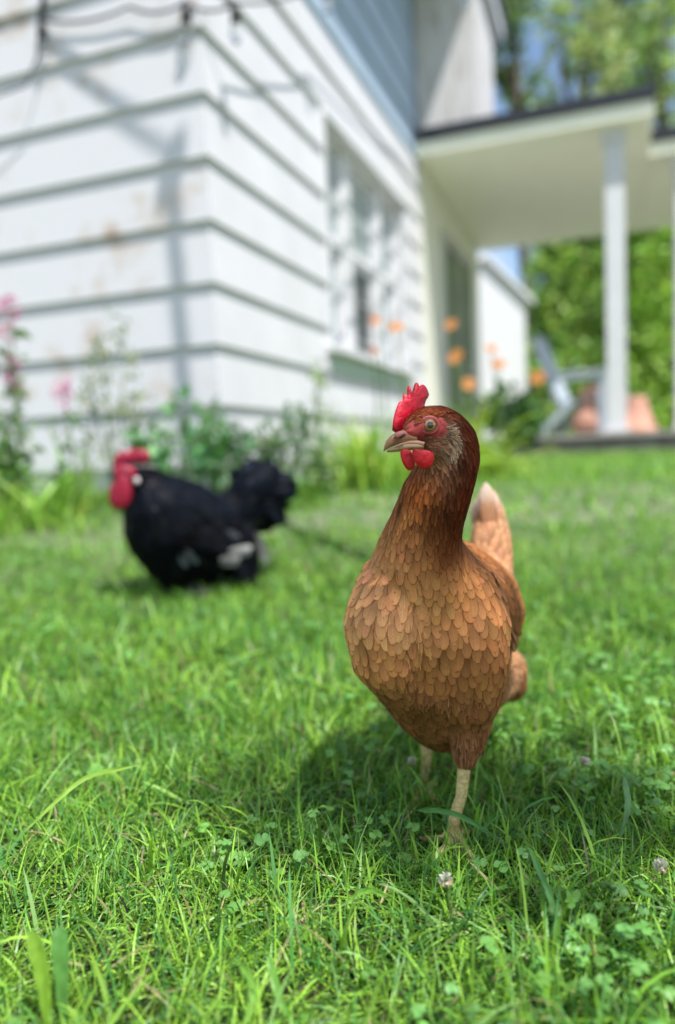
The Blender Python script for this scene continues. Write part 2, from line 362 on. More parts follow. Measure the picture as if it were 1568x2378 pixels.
MB().box(0, .0245, S1+.02, SEND-.02, .44, PZ-.004).build('porch_wall', mat('cream_bounce_wall', (.70, .70, .60), .6, .3, .03, 4), house, world=False)  # white wall with the lawn's bounce light put into its colour
# door in the wall under the porch
dr = MB(); dr.box(.025, .06, 4.40, 4.48, .45, 2.42); dr.box(.025, .06, 5.80, 5.88, .45, 2.42); dr.box(.025, .062, 4.48, 5.80, 2.34, 2.43); dr.box(.025, .052, 5.08, 5.20, .45, 2.34)
door = dr.build('door', mat('door_trim', (.46, .47, .44), .6, .3), house, world=False)
for s0, s1 in ((4.48, 5.08), (5.20, 5.80)): MB().box(.025, .036, s0, s1, .46, 2.34).build('door_glass', mat('door_glass_grey', (.12, .125, .12), .15, .4), door, world=False)
# ------------------------------------------------------------------ shed behind the porch
A = P(1219, 700, 12.0); B = P(1112, 628, 11.3)
shed = empty('garden_shed', (A.x-1.2, 12.2, .26)); tag(shed, 'small white outbuilding with sloping roofline seen past the porch wall', 'shed')
dv = (Vector((A.x, A.y, 0))-Vector((B.x, B.y, 0))).normalized(); dv = (dv+Vector((0, .25, 0))).normalized(); nv = Vector((-dv.y, dv.x, 0))
O = Vector((A.x, A.y, 0)); apex = 1.35
def SW(u, q, z): v = O-dv*u+nv*q; return (v.x, v.y, z)
slope = (B.z-A.z)/math.hypot(A.x-B.x, A.y-B.y); zr = A.z+apex*slope
MB().prism([SW(2*apex, 0, .15), SW(0, 0, .15), SW(0, 0, A.z), SW(apex, 0, zr), SW(2*apex, 0, A.z)], nv*2.5).build('wall', M['white'], shed)
for s0, s1 in ((-.12, 1), (2.12, 1)):
    k = .72*apex*.12/1; e = SW(apex*s0 if s0 > 1 else -.14, -.10, A.z-.10); e = Vector(e)-Vector((0, 0, .14*slope-.10)); t = Vector(SW(apex, -.10, zr+.004)); u_ = Vector((0, 0, .08))
    if s0 > 1: e = Vector(SW(2*apex+.14, -.10, A.z-.14*slope))
    MB().prism([e, t, t+u_, e+u_], nv*2.7).build('roof', M['white'], shed)

# ================================================================== PLANTS AND LAWN
def jitter_cols(n, base, var=.25, alt=None, palt=.2, gain=1.5):
    alt = None if alt is None else np.array(alt)*gain
    c = np.array(base)[None]*gain*(1+var*rng.normal(0, 1, (n, 1)))
    c = c*(1+.10*rng.normal(0, 1, (n, 3)))
    if alt is not None:
        k = rng.random(n) < palt; c[k] = np.array(alt)*(1+.2*rng.normal(0, 1, (k.sum(), 1)))
    return np.clip(c, .004, .9)
def blades(bx, by, L, W, lean, az, bend, K=5, cols=None, bz=None, fold=True):
    n = len(bx); bz = zg(bx, by) if bz is None else bz
    t = np.linspace(0, 1, K+1)[None]
    th = lean[:, None]+bend[:, None]*t**1.4                       # angle from vertical along the blade
    ds = L[:, None]/K; 
    hx = np.cumsum(np.concatenate([np.zeros((n, 1)), (np.sin((th[:, 1:]+th[:, :-1])/2)*ds)], 1), 1)
    hz = np.cumsum(np.concatenate([np.zeros((n, 1)), (np.cos((th[:, 1:]+th[:, :-1])/2)*ds)], 1), 1)
    ca, sa = np.cos(az)[:, None], np.sin(az)[:, None]
    cx, cy, cz = bx[:, None]+hx*ca, by[:, None]+hx*sa, bz[:, None]+hz-.004
    cz = np.maximum(cz, zg(cx, cy)+.002)
    wd = W[:, None]*np.array([.75, 1, 1, .9, .62, .05][:K+1] if K == 5 else np.interp(t[0], [0, .3, .6, 1], [.8, 1, .8, .05]))[None]*.5
    tw = rng.normal(0, .5, (n, 1))+rng.normal(0, .5, (n, 1))*t
    sx, sy_, sz = -sa*np.cos(tw), ca*np.cos(tw), np.sin(tw)
    V = np.empty((n, K+1, 2, 3), np.float32)
    for s, sg in ((0, -1), (1, 1)):
        V[:, :, s, 0] = cx+sg*wd*sx; V[:, :, s, 1] = cy+sg*wd*sy_; V[:, :, s, 2] = cz+sg*wd*sz
    base = (np.arange(n)*(K+1)*2)[:, None]; k = np.arange(K)[None]*2
    F = np.stack([base+k, base+k+1, base+k+3, base+k+2], -1).reshape(-1, 4)
    return V.reshape(-1, 3), F, np.repeat(cols, (K+1)*2, 0)
def merge(parts):
    Vs, Fs, Cs = [], [], []; o = 0
    for V, F, c in parts: Vs.append(V); Fs.append(F+o); Cs.append(c); o += len(V)
    return np.concatenate(Vs), np.concatenate(Fs), np.concatenate(Cs)
G1, G2, G3 = (.140, .320, .034), (.275, .475, .055), (.080, .235, .052)
FEET = [(P(1055, 1945, .655).x, .64), (P(988, 1832, .77).x, .77)]
def lawn():
    parts = []
    def zone(n, y0, y1, mx, Lr, Wr, K, p=1.0, lm=.75, keep=None, straw=.03):
        y = y0+(y1-y0)*rng.random(n)**p; hw = mx*y+.22
        x = (rng.random(n)*2-1)*hw
        d = vnoise(x*9, y*9, 3)*.5+vnoise(x*23, y*23, 1)*.5
        if keep is not None: k = keep(x, y, d); x, y, d = x[k], y[k], d[k]
        tk = rng.random(len(x)) < 1.05-.55*(vnoise(x*17, y*17, 21) < -.18)
        x, y, d = x[tk], y[tk], d[tk]; n = len(x)
        L = rng.uniform(*Lr, n)*(1+.55*d); W = rng.uniform(*Wr, n)
        az = rng.uniform(0, 2*np.pi, n)+.9*vnoise(x*6, y*6, 8)
        lean = np.abs(rng.normal(.35, .5, n)); lay = rng.random(n) < .28; lean[lay] = rng.uniform(.9, 1.4, lay.sum()); bend = rng.uniform(.2, lm*2, n)
        f = np.clip(.5+.55*vnoise(x*4, y*4, 5)+rng.normal(0, .28, n), 0, 1)[:, None]
        c = np.array(G1)*(1-f)+np.array(G2)*f
        m = rng.random(n) < .3; c[m] = np.array(G3)
        m = rng.random(n) < .08; c[m] = (.24, .42, .13)
        m = rng.random(n) < straw; c[m] = (.30, .25, .12)
        c = np.clip(c*(1+.26*rng.normal(0, 1, (n, 1))), .02, .8)
        parts.append(blades(x, y, L, W, lean, az, bend, K, c))
    def feetkeep(x, y, d):
        k = np.ones(len(x), bool)
        for fx, fy in FEET:
            k &= ~((np.abs(x-fx) < .030) & (y > fy-.07) & (y < fy+.012) & (rng.random(len(x)) < .02))
        return k
    zone(50000, .16, 1.05, .60, (.024, .054), (.0009, .0020), 5, .75, keep=feetkeep)
    zone(15000, .16, 1.05, .60, (.012, .030), (.001, .0022), 4, .75, .9)
    zone(1700, .18, 1.1, .60, (.045, .085), (.0020, .0038), 5, .8, keep=feetkeep, straw=.0)
    zone(46000, 1.0, 2.3, .60, (.03, .06), (.002, .0036), 4)
    zone(1500, 1.0, 2.3, .60, (.06, .10), (.003, .005), 5, straw=0)
    inlawn = lambda x, y, d: (y < 3.15-.25*x+.1*d) | (x > .5-.05*y)
    zone(52000, 2.2, 6.2, .58, (.035, .07), (.004, .008), 4, .8, keep=inlawn)
    for fx, fy in FEET:
        n = 210; x = fx+rng.normal(0, .035, n); y = fy-.045+rng.normal(0, .028, n)
        k = (np.abs(x-fx) > .008) | (y < fy-.03); x, y = x[k], y[k]; n = len(x); f = rng.random((n, 1)); c = np.array(G1)*(1-f)+np.array(G2)*f
        parts.append(blades(x, y, rng.uniform(.022, .052, n), rng.uniform(.0014, .003, n), np.abs(rng.normal(.3, .35, n)), rng.uniform(0, 6.28, n), rng.uniform(.2, 1.3, n), 5, c))
    V, F, c = merge(parts)
    o = npmesh('lawn_grass', V, F, M['grass'], cols=c); tag(o, 'short mixed green lawn grass covering the yard', 'grass', kind='stuff')
    # straw and dead stalks
    n = 600; y = rng.uniform(.3, 1.5, n); x = (rng.random(n)*2-1)*(.55*y+.1)
    c = np.array((.36, .29, .15))*(1+.3*rng.normal(0, 1, (n, 1)))
    V, F, c = blades(x, y, rng.uniform(.015, .05, n), rng.uniform(.001, .0024, n), rng.uniform(.5, 1.5, n), rng.uniform(0, 6.28, n), rng.uniform(0, .5, n), 4, np.clip(c, .03, .8), bz=zg(x, y)+rng.uniform(.004, .022, n))
    tag(npmesh('dry_straw', V, F, M['grass'], cols=c), 'brown dry stalks and cut straw lying in the grass', 'straw', kind='stuff')
lawn()
def leaflet_grid(kind='clover'):
    """outline rows of a leaflet (v along, half width)"""
    if kind == 'clover': return np.array([(0, .08), (.25, .40), (.5, .58), (.75, .58), (.93, .36), (1.0, .10)])
    return np.array([(0, .05), (.2, .22), (.45, .32), (.7, .27), (.9, .12), (1, .02)])
def leaflets(base, d, up, L, prof, fold=.25, droop=.3, cols=None, wscale=1.0):
    n = len(base); side = np.cross(d, up); side /= np.linalg.norm(side, axis=1, keepdims=True)+1e-9
    nrm = np.cross(side, d); K = len(prof); V = np.empty((n, K, 3, 3), np.float32)
    for i, (v, hw) in enumerate(prof):
        c = base+d*(v*L)[:, None]-nrm*(droop*v*v*L)[:, None]
        for j, u in enumerate((-1, 0, 1)):
            V[:, i, j] = c+side*(u*hw*wscale*L)[:, None]+nrm*((abs(u)*fold*hw*L))[:, None]
    b0 = (np.arange(n)*K*3)[:, None, None]; i = np.arange(K-1)[None, :, None]*3; j = np.arange(2)[None, None]
    a = (b0+i+j); F = np.stack([a, a+1, a+4, a+3], -1).reshape(-1, 4)
    return V.reshape(-1, 3), F, np.repeat(cols, K*3, 0)
def unit(v): return v/(np.linalg.norm(v, axis=-1, keepdims=True)+1e-9)
def clover():
    n = 7600; y = .2+1.9*rng.random(n); x = (rng.random(n)*2-1)*(.58*y+.1)
    d = vnoise(x*7, y*7, 11)+.55*np.clip(x/.3, -1, 1)*np.exp(-((y-.65)/.4)**2)+.25*rng.normal(0, 1, n)
    k = d > .45
    for fx, fy in FEET: k &= ~((np.abs(x-fx) < .03) & (y > fy-.05) & (y < fy+.015))
    x, y = x[k], y[k]; n = len(x)
    h = rng.uniform(.014, .036, n); lean = rng.normal(0, .25, (n, 2))*h[:, None]
    top = np.stack([x+lean[:, 0], y+lean[:, 1], zg(x, y)+h], 1)
    col = np.array((.125, .315, .075))*(1+.22*rng.normal(0, 1, (n, 1)))+np.array((.03, .04, -.02))*rng.random((n, 1))
    col = np.clip(col, .01, .6)
    up0 = unit(np.stack([rng.normal(0, .35, n), rng.normal(-.15, .35, n), np.ones(n)], 1))
    a0 = rng.uniform(0, 6.28, n); size = rng.uniform(.0042, .0085, n)*(.52+.55*np.clip(y, 0, 1.2)); parts = []
    for q in range(3):
        a = a0+q*2.094+rng.normal(0, .12, n)
        e = np.stack([np.cos(a), np.sin(a), rng.normal(.15, .25, n)], 1)
        e = unit(e-up0*(e*up0).sum(1, keepdims=True)*.7)
        parts.append(leaflets(top, e, up0, size, leaflet_grid(), rng.uniform(.1, .5), .15, col))
    # petioles
    parts.append(blades(x, y, h*1.03, np.full(n, .0011), np.hypot(lean[:, 0], lean[:, 1])/h, np.arctan2(lean[:, 1], lean[:, 0]), np.zeros(n), 4, col*1.1))
    for q in range(3):
        cc = parts[q][2].reshape(-1, 6, 3, 3); cc[:, 2, :] = cc[:, 2, :]*.75+np.array((.28, .42, .22))*.25
    V, F, c = merge(parts)
    tag(npmesh('clover_patch', V, F, M['leaf'], cols=c), 'three-lobed clover leaves mixed through the near lawn', 'clover', kind='stuff')
clover()
def clover_flower(px, py, label, r=.005):
    d = ray(px, py); t = 0.2; p = CAM+d*t
    while p.z > float(zg(p.x, p.y))+.035 and t < 6: t += .004; p = CAM+d*t
    g = float(zg(p.x, p.y)); root = empty('clover_flower', (p.x, p.y, g)); tag(root, label, 'flower', 'white clover blossoms in the lawn')
    MB().tube([(p.x+.004, p.y, g-.003), (p.x+.002, p.y, g+(p.z-g)*.5), p], .0009, 6).build('stem', M['stem'], root)
    n = 60; ph = rng.uniform(0, 6.28, n); ct = rng.uniform(-.75, 1, n); st = np.sqrt(1-ct*ct)
    dirs = np.stack([st*np.cos(ph), st*np.sin(ph), ct], 1); base = np.array(p)+dirs*r*.35
    c = np.array((.66, .66, .54))*(1+.1*rng.normal(0, 1, (n, 1))); c[ct < -.3] = (.45, .36, .22)
    V, F, c = leaflets(base, dirs, unit(np.roll(dirs, 1, 1)+.1), np.full(n, r*.85), leaflet_grid('l'), .5, .1, np.clip(c, .05, .85))
    npmesh('blossom', V, F, M['petal'], root, cols=c)
for px, py, lab in ((958, 1768, 'white clover blossom just left of the hen rear leg'), (1358, 1768, 'white clover blossom in the grass right of the hen'), (1035, 2042, 'faded clover blossom in the grass in front of the hen foot'),
                    (100, 1240, 'blurred white clover blossom left of the black rooster'), (228, 1352, 'blurred white clover blossom below and left of the rooster'), (806, 1278, 'blurred clover blossom between rooster and hen'),
                    (1440, 1230, 'upper blurred clover blossom in the sunlit lawn right of the hen'), (1466, 1270, 'lower blurred clover blossom in the sunlit lawn right of the hen'), (1535, 2010, 'white clover blossom at the right edge of the lawn')):
    clover_flower(px, py, lab)
def ground_at(px, py, h=0):
    d = ray(px, py); t = .2; p = CAM+d*t
    while p.z > float(zg(p.x, p.y))+h and t < 12: t += .003; p = CAM+d*t
    return p
def broad_leaf(pts, width, label, col, name='broad_leaf_weed'):
    """one strap or spoon shaped leaf running through pixel points (px, py, Y)"""
    c = [P(*q) for q in pts]; g = c[0]; root_z = float(zg(g.x, g.y))
    root = empty(name, (g.x, g.y, root_z)); tag(root, label, 'weed')
    k = 14; pos = []
    for i in range(k+1):
        f = i/k*(len(c)-1); a = min(int(f), len(c)-2); f -= a; pos.append(c[a].lerp(c[a+1], f))
    for _ in range(2): pos = [pos[0]]+[(pos[i-1]+pos[i]*2+pos[i+1])/4 for i in range(1, k)]+[pos[-1]]
    V = []; F = []
    for i, p in enumerate(pos):
        d = (pos[min(i+1, k)]-pos[max(i-1, 0)]).normalized(); s = d.cross(Vector((0, -1, .25))).normalized(); n = s.cross(d)
        wv = width*np.interp(i/k, [0, .15, .5, .8, .95, 1], [.25, .55, .95, 1, .6, .06])*(1+.08*math.sin(i*2.3))
        for u in (-1, -.5, 0, .5, 1): V.append(p+s*(u*wv/2)+n*(abs(u)*wv*.13+.0006*math.sin(i*1.9+u*3)))
    for i in range(k):
        for j in range(4): F.append((i*5+j, i*5+j+1, i*5+j+6, i*5+j+5))
    cc = np.array(col)*(1+.12*rng.normal(0, 1, (len(V), 1))); npmesh('leaf', [tuple(v) for v in V], F, M['leaf'], root, cols=np.clip(cc, .01, .7))
broad_leaf([(112, 2400, .425), (105, 2290, .43), (90, 2210, .435), (70, 2160, .44)], .0105, 'tall upright light green weed leaf at the bottom left corner', (.20, .36, .035))
broad_leaf([(150, 2390, .44), (145, 2270, .445), (142, 2190, .45), (138, 2150, .455)], .0115, 'rounded darker weed leaf standing right of the tall leaf at bottom left', (.11, .27, .06))
broad_leaf([(560, 2400, .42), (590, 2320, .43), (588, 2280, .435), (556, 2232, .45)], .0060, 'folded wide grass leaf bending left at the bottom edge', (.18, .36, .05), 'wide_grass_leaf')
broad_leaf([(700, 2410, .425), (650, 2320, .44), (622, 2212, .46)], .0056, 'wide grass leaf leaning left near the bottom centre', (.15, .34, .05), 'wide_grass_leaf')
broad_leaf([(960, 2150, .53), (900, 2080, .535), (850, 2062, .53), (800, 2100, .52)], .0042, 'arched grass leaf curling over in the middle of the near lawn', (.16, .34, .05), 'wide_grass_leaf')
broad_leaf([(60, 1930, .63), (120, 1870, .64), (200, 1800, .66), (330, 1775, .67)], .0040, 'long light grass blade lying across the left side of the near lawn', (.26, .44, .06), 'wide_grass_leaf')
broad_leaf([(1290, 2240, .49), (1300, 2150, .50), (1270, 2060, .515), (1225, 1960, .54)], .0046, 'long dark grass blade leaning left at the lower right', (.10, .29, .06), 'wide_grass_leaf')
broad_leaf([(1420, 1990, .62), (1455, 1900, .63), (1458, 1850, .635), (1448, 1800, .64)], .0055, 'tall pale grass blade standing right of the hen', (.20, .36, .16), 'wide_grass_leaf')
broad_leaf([(1215, 1990, .60), (1130, 1930, .61), (1065, 1890, .615), (1010, 1880, .62), (965, 1882, .625)], .0046, 'long arching grass blade crossing in front of the hen leg', (.09, .25, .06), 'wide_grass_leaf')

def leafcloud(centers, rad, n, size, base, var=.25, alt=None, palt=.2, up=.5, prof='l', out=None):
    """n leaves spread round each centre; returns V, F, C"""
    centers = np.asarray(centers, float); m = len(centers); N = m*n
    o = unit(rng.normal(0, 1, (N, 3)))*(rng.random((N, 1))**.45)*np.repeat(np.asarray(rad, float).reshape(-1, 1)*np.ones((m, 1)), n, 0)
    base_p = np.repeat(centers, n, 0)+o
    d = unit(unit(o)*.7+rng.normal(0, .6, (N, 3))+np.array([0, 0, up*.3])); u = unit(np.array([0, 0, 1.])+rng.normal(0, .6, (N, 3)))
    L = size*rng.uniform(.7, 1.3, N); c = jitter_cols(N, base, var, alt, palt)
    return leaflets(base_p, d, u, L, leaflet_grid(prof)[[0, 2, 3, 5]], .25, .25, c)
def bush(name, loc, pts, rad, n, size, col, label, cat, alt=None, group=None, stems=6, prof='l', palt=.25):
    root = empty(name, loc); tag(root, label, cat, group)
    V, F, c = leafcloud(pts, rad, n, size, col, alt=alt, prof=prof, palt=palt); npmesh('foliage', V, F, M['leaf'], root, cols=c)
    b = MB(); pts = [Vector(p) for p in pts]
    for i in range(min(stems, len(pts))):
        p = pts[i*len(pts)//max(1, min(stems, len(pts)))]; l = Vector(loc); b.tube([l+Vector((random.uniform(-.02, .02), random.uniform(-.02, .02), -.02)), l.lerp(p, .5)+Vector((0, 0, .02)), p], [.006, .004, .002], 6)
    b.build('stems', M['stem'], root); return root
def px_bush(name, px0, px1, ptop, pbot, Y, k, rpx, n, size, col, label, cat='shrub', alt=None, group=None, depth=.15, palt=.25):
    g = P((px0+px1)/2, pbot, Y); loc = (g.x, g.y, float(zg(g.x, g.y)))
    pts = []
    for i in range(k):
        u = random.random(); px = px0+(px1-px0)*u
        top = ptop+(pbot-ptop)*.55*abs(2*u-1)**1.6
        py = top+(pbot-top)*random.random(); yy = Y+random.uniform(-depth, depth)
        p = P(px, py, yy); p.z = max(p.z, float(zg(p.x, p.y))+.02); pts.append(p)
    return bush(name, loc, pts, rpx*Y/FPX, n, size, col, label, cat, alt, group, palt=palt)
px_bush('leafy_shrub', 310, 580, 940, 1135, 2.72, 34, 38, 13, .046, (.065, .17, .055), 'dark green leafy plant in front of the house corner above the rooster', alt=(.16, .28, .14))
px_bush('leafy_shrub', 590, 760, 960, 1130, 2.85, 22, 30, 18, .036, (.09, .15, .08), 'dull green low plant between the rooster tail and the hen', alt=(.13, .22, .06))
px_bush('leafy_shrub', 1120, 1225, 920, 1010, 5.0, 22, 34, 36, .06, (.018, .055, .014), 'very dark green shrub beside the deck edge', alt=(.06, .14, .03))
px_bush('leafy_shrub', -40, 60, 985, 1130, 2.75, 16, 34, 26, .035, (.08, .19, .04), 'green plant at the left edge under the pink flowers', alt=(.16, .28, .06))
px_bush('wispy_weed', 195, 340, 720, 1060, 2.80, 60, 16, 9, .022, (.16, .20, .13), 'tall wispy grey green weed in front of the white wall', 'weed', alt=(.30, .30, .20))
px_bush('wispy_weed', 715, 770, 800, 1080, 2.95, 22, 14, 9, .022, (.14, .20, .09), 'slender grey green weed left of the window sill', 'weed', alt=(.25, .30, .15))
px_bush('wispy_weed', 470, 560, 930, 1080, 2.80, 22, 18, 12, .03, (.12, .2, .12), 'pale blue green weed at the house corner', 'weed', alt=(.2, .27, .18))
def clump(px0, px1, pbot, Y, n, Lr, Wr, col, label, name='tall_grass_clump', cat='grass clump', alt=None, depth=.18):
    g = P((px0+px1)/2, pbot, Y); root = empty(name, (g.x, g.y, float(zg(g.x, g.y)))); tag(root, label, cat)
    xa, xb = P(px0, pbot, Y).x, P(px1, pbot, Y).x
    x = np.clip(rng.normal(.5, .30, n), -.12, 1.12)*(xb-xa)+xa; y = Y+rng.uniform(-depth, depth, n)
    c = jitter_cols(n, col, .2, alt, .3)
    e = np.abs(2*(x-xa)/(xb-xa)-1); LL = rng.uniform(*Lr, n)*(1-.55*e**1.5)*np.clip(rng.normal(.85, .22, n), .35, 1.3)
    V, F, c = blades(x, y, LL, rng.uniform(*Wr, n), np.abs(rng.normal(.22, .24, n)), rng.uniform(0, 6.28, n), rng.uniform(.3, 2.0, n), 5, c)
    npmesh('foliage', V, F, M['grass'], root, cols=c); return root
clump(60, 215, 1120, 2.6, 170, (.20, .36), (.007, .014), (.15, .28, .04), 'light green strappy grass clump at the left by the wall', alt=(.22, .33, .08))
clump(-60, 70, 1130, 2.5, 120, (.12, .26), (.006, .012), (.15, .29, .04), 'yellow green grass clump at the far left edge', alt=(.25, .36, .08))
clump(750, 960, 1120, 3.2, 520, (.22, .46), (.008, .016), (.22, .32, .045), 'bright yellow green daylily leaves left of the hen head', 'daylily_leaves', 'leaves', alt=(.11, .22, .04), depth=.3)
clump(930, 1190, 1125, 3.6, 620, (.22, .46), (.009, .018), (.23, .33, .045), 'bright yellow green daylily leaves behind the hen head', 'daylily_leaves', 'leaves', alt=(.12, .24, .04), depth=.35)
clump(600, 760, 1140, 2.75, 160, (.10, .22), (.006, .012), (.10, .22, .04), 'mid green grass tuft behind the rooster tail', alt=(.17, .28, .05))
def flower_head(p, r, colA, colB, parent, npet=6, tilt=(0, -.6, .5)):
    t = Vector(tilt).normalized(); a = t.orthogonal().normalized(); b = t.cross(a)
    ang = np.arange(npet)*2*np.pi/npet; A, B, T = np.array(a), np.array(b), np.array(t)
    d = unit(np.cos(ang)[:, None]*A+np.sin(ang)[:, None]*B+T*.55)
    c = np.where((np.arange(npet) % 2)[:, None] == 0, np.array(colA), np.array(colB))
    V, F, c = leaflets(np.repeat(np.array(p)[None], npet, 0), d, np.repeat(T[None], npet, 0), np.full(npet, r), leaflet_grid('clover')*np.array([1, .8]), .2, .35, c)
    return npmesh('flower', V, F, M['petal'], parent, cols=c)
ORG, YEL = (.62, .24, .07), (.68, .34, .12)
for px, py, Y, r, lab in ((920, 762, 3.3, .060, 'orange daylily in front of the right end of the window'), (1048, 755, 3.8, .050, 'orange daylily highest before the dark porch door'),
                          (1060, 830, 3.5, .066, 'largest orange daylily, before the foot of the porch door'), (1140, 812, 3.9, .055, 'orange red daylily topmost before the white shed wall'),
                          (1157, 848, 3.9, .060, 'orange daylily just below the topmost one before the shed'), (1088, 893, 3.6, .050, 'orange daylily lowest of all, right above the hen head'),
                          (1250, 878, 3.7, .055, 'orange daylily in front of the grey blue porch chair'), (872, 745, 3.4, .034, 'small pink orange bud before the dark window pane'), (868, 815, 3.4, .030, 'small orange flower at the window sill')):
    p = P(px, py, Y); g = Vector((p.x+random.uniform(-.06, .06), p.y+random.uniform(-.05, .05), float(zg(p.x, p.y))))
    root = empty('daylily', g); tag(root, lab, 'flower', 'orange daylilies before the porch')
    MB().tube([g-Vector((0, 0, .02)), g.lerp(p, .6)+Vector((.02, 0, 0)), p], [.005, .004, .003], 6).build('stem', M['stem'], root)
    flower_head(p, r*random.uniform(.55, .75), ORG if r > .04 else (.7, .3, .2), YEL, root, tilt=(random.uniform(-1, 1), -1, random.uniform(.2, 1.2)))
PK, PK2 = (.44, .06, .22), (.50, .19, .32)
for px, py, hh, lab in ((22, 712, 30, 'topmost pink flower spike at the left edge'), (8, 775, 16, 'small pale pink blossom at the left edge below the topmost'), (32, 868, 44, 'deep pink flower spike low at the left edge'), (147, 915, 46, 'pale pink flower spike standing right of the others')):
    p = P(px, py, 2.62); g = Vector((p.x+random.uniform(-.03, .03), p.y, float(zg(p.x, p.y))))
    root = empty('pink_flower', g); tag(root, lab, 'flower', 'pink flower spikes by the wall')
    MB().tube([g-Vector((0, 0, .02)), g.lerp(p, .6)+Vector((.01, 0, 0)), p+Vector((0, 0, .02))], [.005, .004, .002], 6).build('stem', M['stem'], root)
    n = int(10*hh/30)+4; s = hh*2.62/FPX
    pts = np.array(p)+rng.normal(0, 1, (n, 3))*np.array([.016, .016, s*.55])
    V, F, c = leafcloud(pts, .010, 5, .015, PK if px < 100 else PK2, .15, PK2, .4); npmesh('blossom', V, F, M['petal'], root, cols=c)
    pts = [g.lerp(p, f)+Vector((random.uniform(-.02, .02), 0, 0)) for f in np.linspace(.15, .85, 9)]
    V, F, c = leafcloud(pts, .03, 4, .04, (.09, .16, .05)); npmesh('leaves', V, F, M['leaf'], root, cols=c)

# ------------------------------------------------------------------ trees
def tree(name, loc, h, crown_c, crown_r, clumps, n, size, col, label, alt, trunk_r=.16, group=None, clump_r=.5, limbs=7, gap=.0):
    root = empty(name, loc); tag(root, label, 'tree', group)
    l = Vector(loc); cc = Vector(crown_c); cr = Vector(crown_r); pts = []
    while len(pts) < clumps:
        q = Vector((random.gauss(0, 1), random.gauss(0, 1), random.gauss(0, 1))).normalized()*random.random()**.4
        pts.append(cc+Vector((q.x*cr.x, q.y*cr.y, q.z*cr.z)))
    V, F, c = leafcloud([tuple(p) for p in pts], np.array([clump_r*random.uniform(.6, 1.3) for _ in pts]), n, size, col, .3, alt, .3)
    npmesh('crown', V, F, M['leaf'], root, cols=c)
    b = MB(); top = cc+Vector((0, 0, cr.z*.7)); b.tube([l-Vector((0, 0, .1)), l.lerp(top, .35)+Vector((.1, 0, 0)), l.lerp(top, .7), top], [trunk_r, trunk_r*.8, trunk_r*.5, .02], 10)
    for p in random.sample(pts, min(limbs, len(pts))):
        f = random.uniform(.35, .75); s = l.lerp(top, f); b.tube([s, s.lerp(p, .5)+Vector((0, 0, -.1)), p], [trunk_r*.42, trunk_r*.25, .015], 7)
    b.build('trunk', M['bark'], root, smooth=True); return root
def far_tree(px, py, Y, rpx, rpy, *a, **k):
    c = P(px, py, Y); s = Y/FPX
    return tree(a[0], (c.x, c.y, .25), c.z, c, (rpx*s, rpx*s, rpy*s), *a[1:], **k)
far_tree(1200, 60, 15, 90, 230, 'leafy_tree', 26, 30, .20, (.06, .11, .03), 'dark leafy tree just right of the upper bay wall', (.12, .18, .06), clump_r=.36, trunk_r=.10, group='tall trees behind the porch roof')
far_tree(1345, 110, 17, 95, 190, 'leafy_tree', 26, 30, .24, (.20, .26, .11), 'pale sunlit leafy tree above the middle of the porch roof', (.32, .36, .2), clump_r=.42, trunk_r=.14, group='tall trees behind the porch roof')
far_tree(1440, 60, 21, 60, 200, 'leafy_tree', 14, 34, .28, (.04, .09, .03), 'dark slender tree between two pale trees above the porch roof', (.08, .14, .05), clump_r=.6, trunk_r=.16, group='tall trees behind the porch roof')
far_tree(1545, 120, 18, 100, 240, 'leafy_tree', 30, 30, .25, (.19, .27, .10), 'pale green leafy tree at the upper right edge', (.30, .37, .2), clump_r=.42, trunk_r=.14, group='tall trees behind the porch roof')
def conifer(px, Y, topy, basepx, label, col, alt, n=300):
    t = P(px, topy, Y); g = Vector((t.x, t.y, .25)); h = t.z-.25; root = empty('cedar_tree', g); tag(root, label, 'tree', 'cedar hedge behind the porch')
    r0 = basepx*Y/FPX; pts = []; rad = []
    for i in range(n):
        f = random.random()**1.15; a = random.uniform(0, 6.28); rr = r0*(1.05-f**2.2)*(.35+.75*random.random())+.05
        pts.append((g.x+rr*math.cos(a), g.y+rr*math.sin(a), g.z+.05+f*h)); rad.append(.24*random.uniform(.5, 1.5))
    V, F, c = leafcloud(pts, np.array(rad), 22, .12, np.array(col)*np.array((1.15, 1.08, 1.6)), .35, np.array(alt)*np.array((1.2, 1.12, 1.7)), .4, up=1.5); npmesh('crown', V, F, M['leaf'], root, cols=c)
    MB().tube([g-Vector((0, 0, .1)), g+Vector((0, 0, h*.5)), g+Vector((0, 0, h*.97))], [.09, .06, .015], 8).build('trunk', M['bark'], root, smooth=True)
conifer(1290, 12.5, 520, 72, 'bright green cedar standing left of the main porch post', (.13, .24, .035), (.20, .30, .05))
conifer(1362, 12.8, 420, 74, 'bright green cedar right behind the left side of the porch post', (.10, .21, .035), (.16, .26, .04))
conifer(1440, 12.5, 400, 74, 'light green cedar directly behind the main porch post', (.14, .26, .035), (.20, .32, .05))
conifer(1510, 12.2, 440, 74, 'yellow green cedar between the two porch posts', (.16, .29, .03), (.22, .35, .05))
conifer(1590, 12.4, 420, 80, 'cedar at the right edge behind the second post', (.14, .26, .035), (.2, .3, .05))
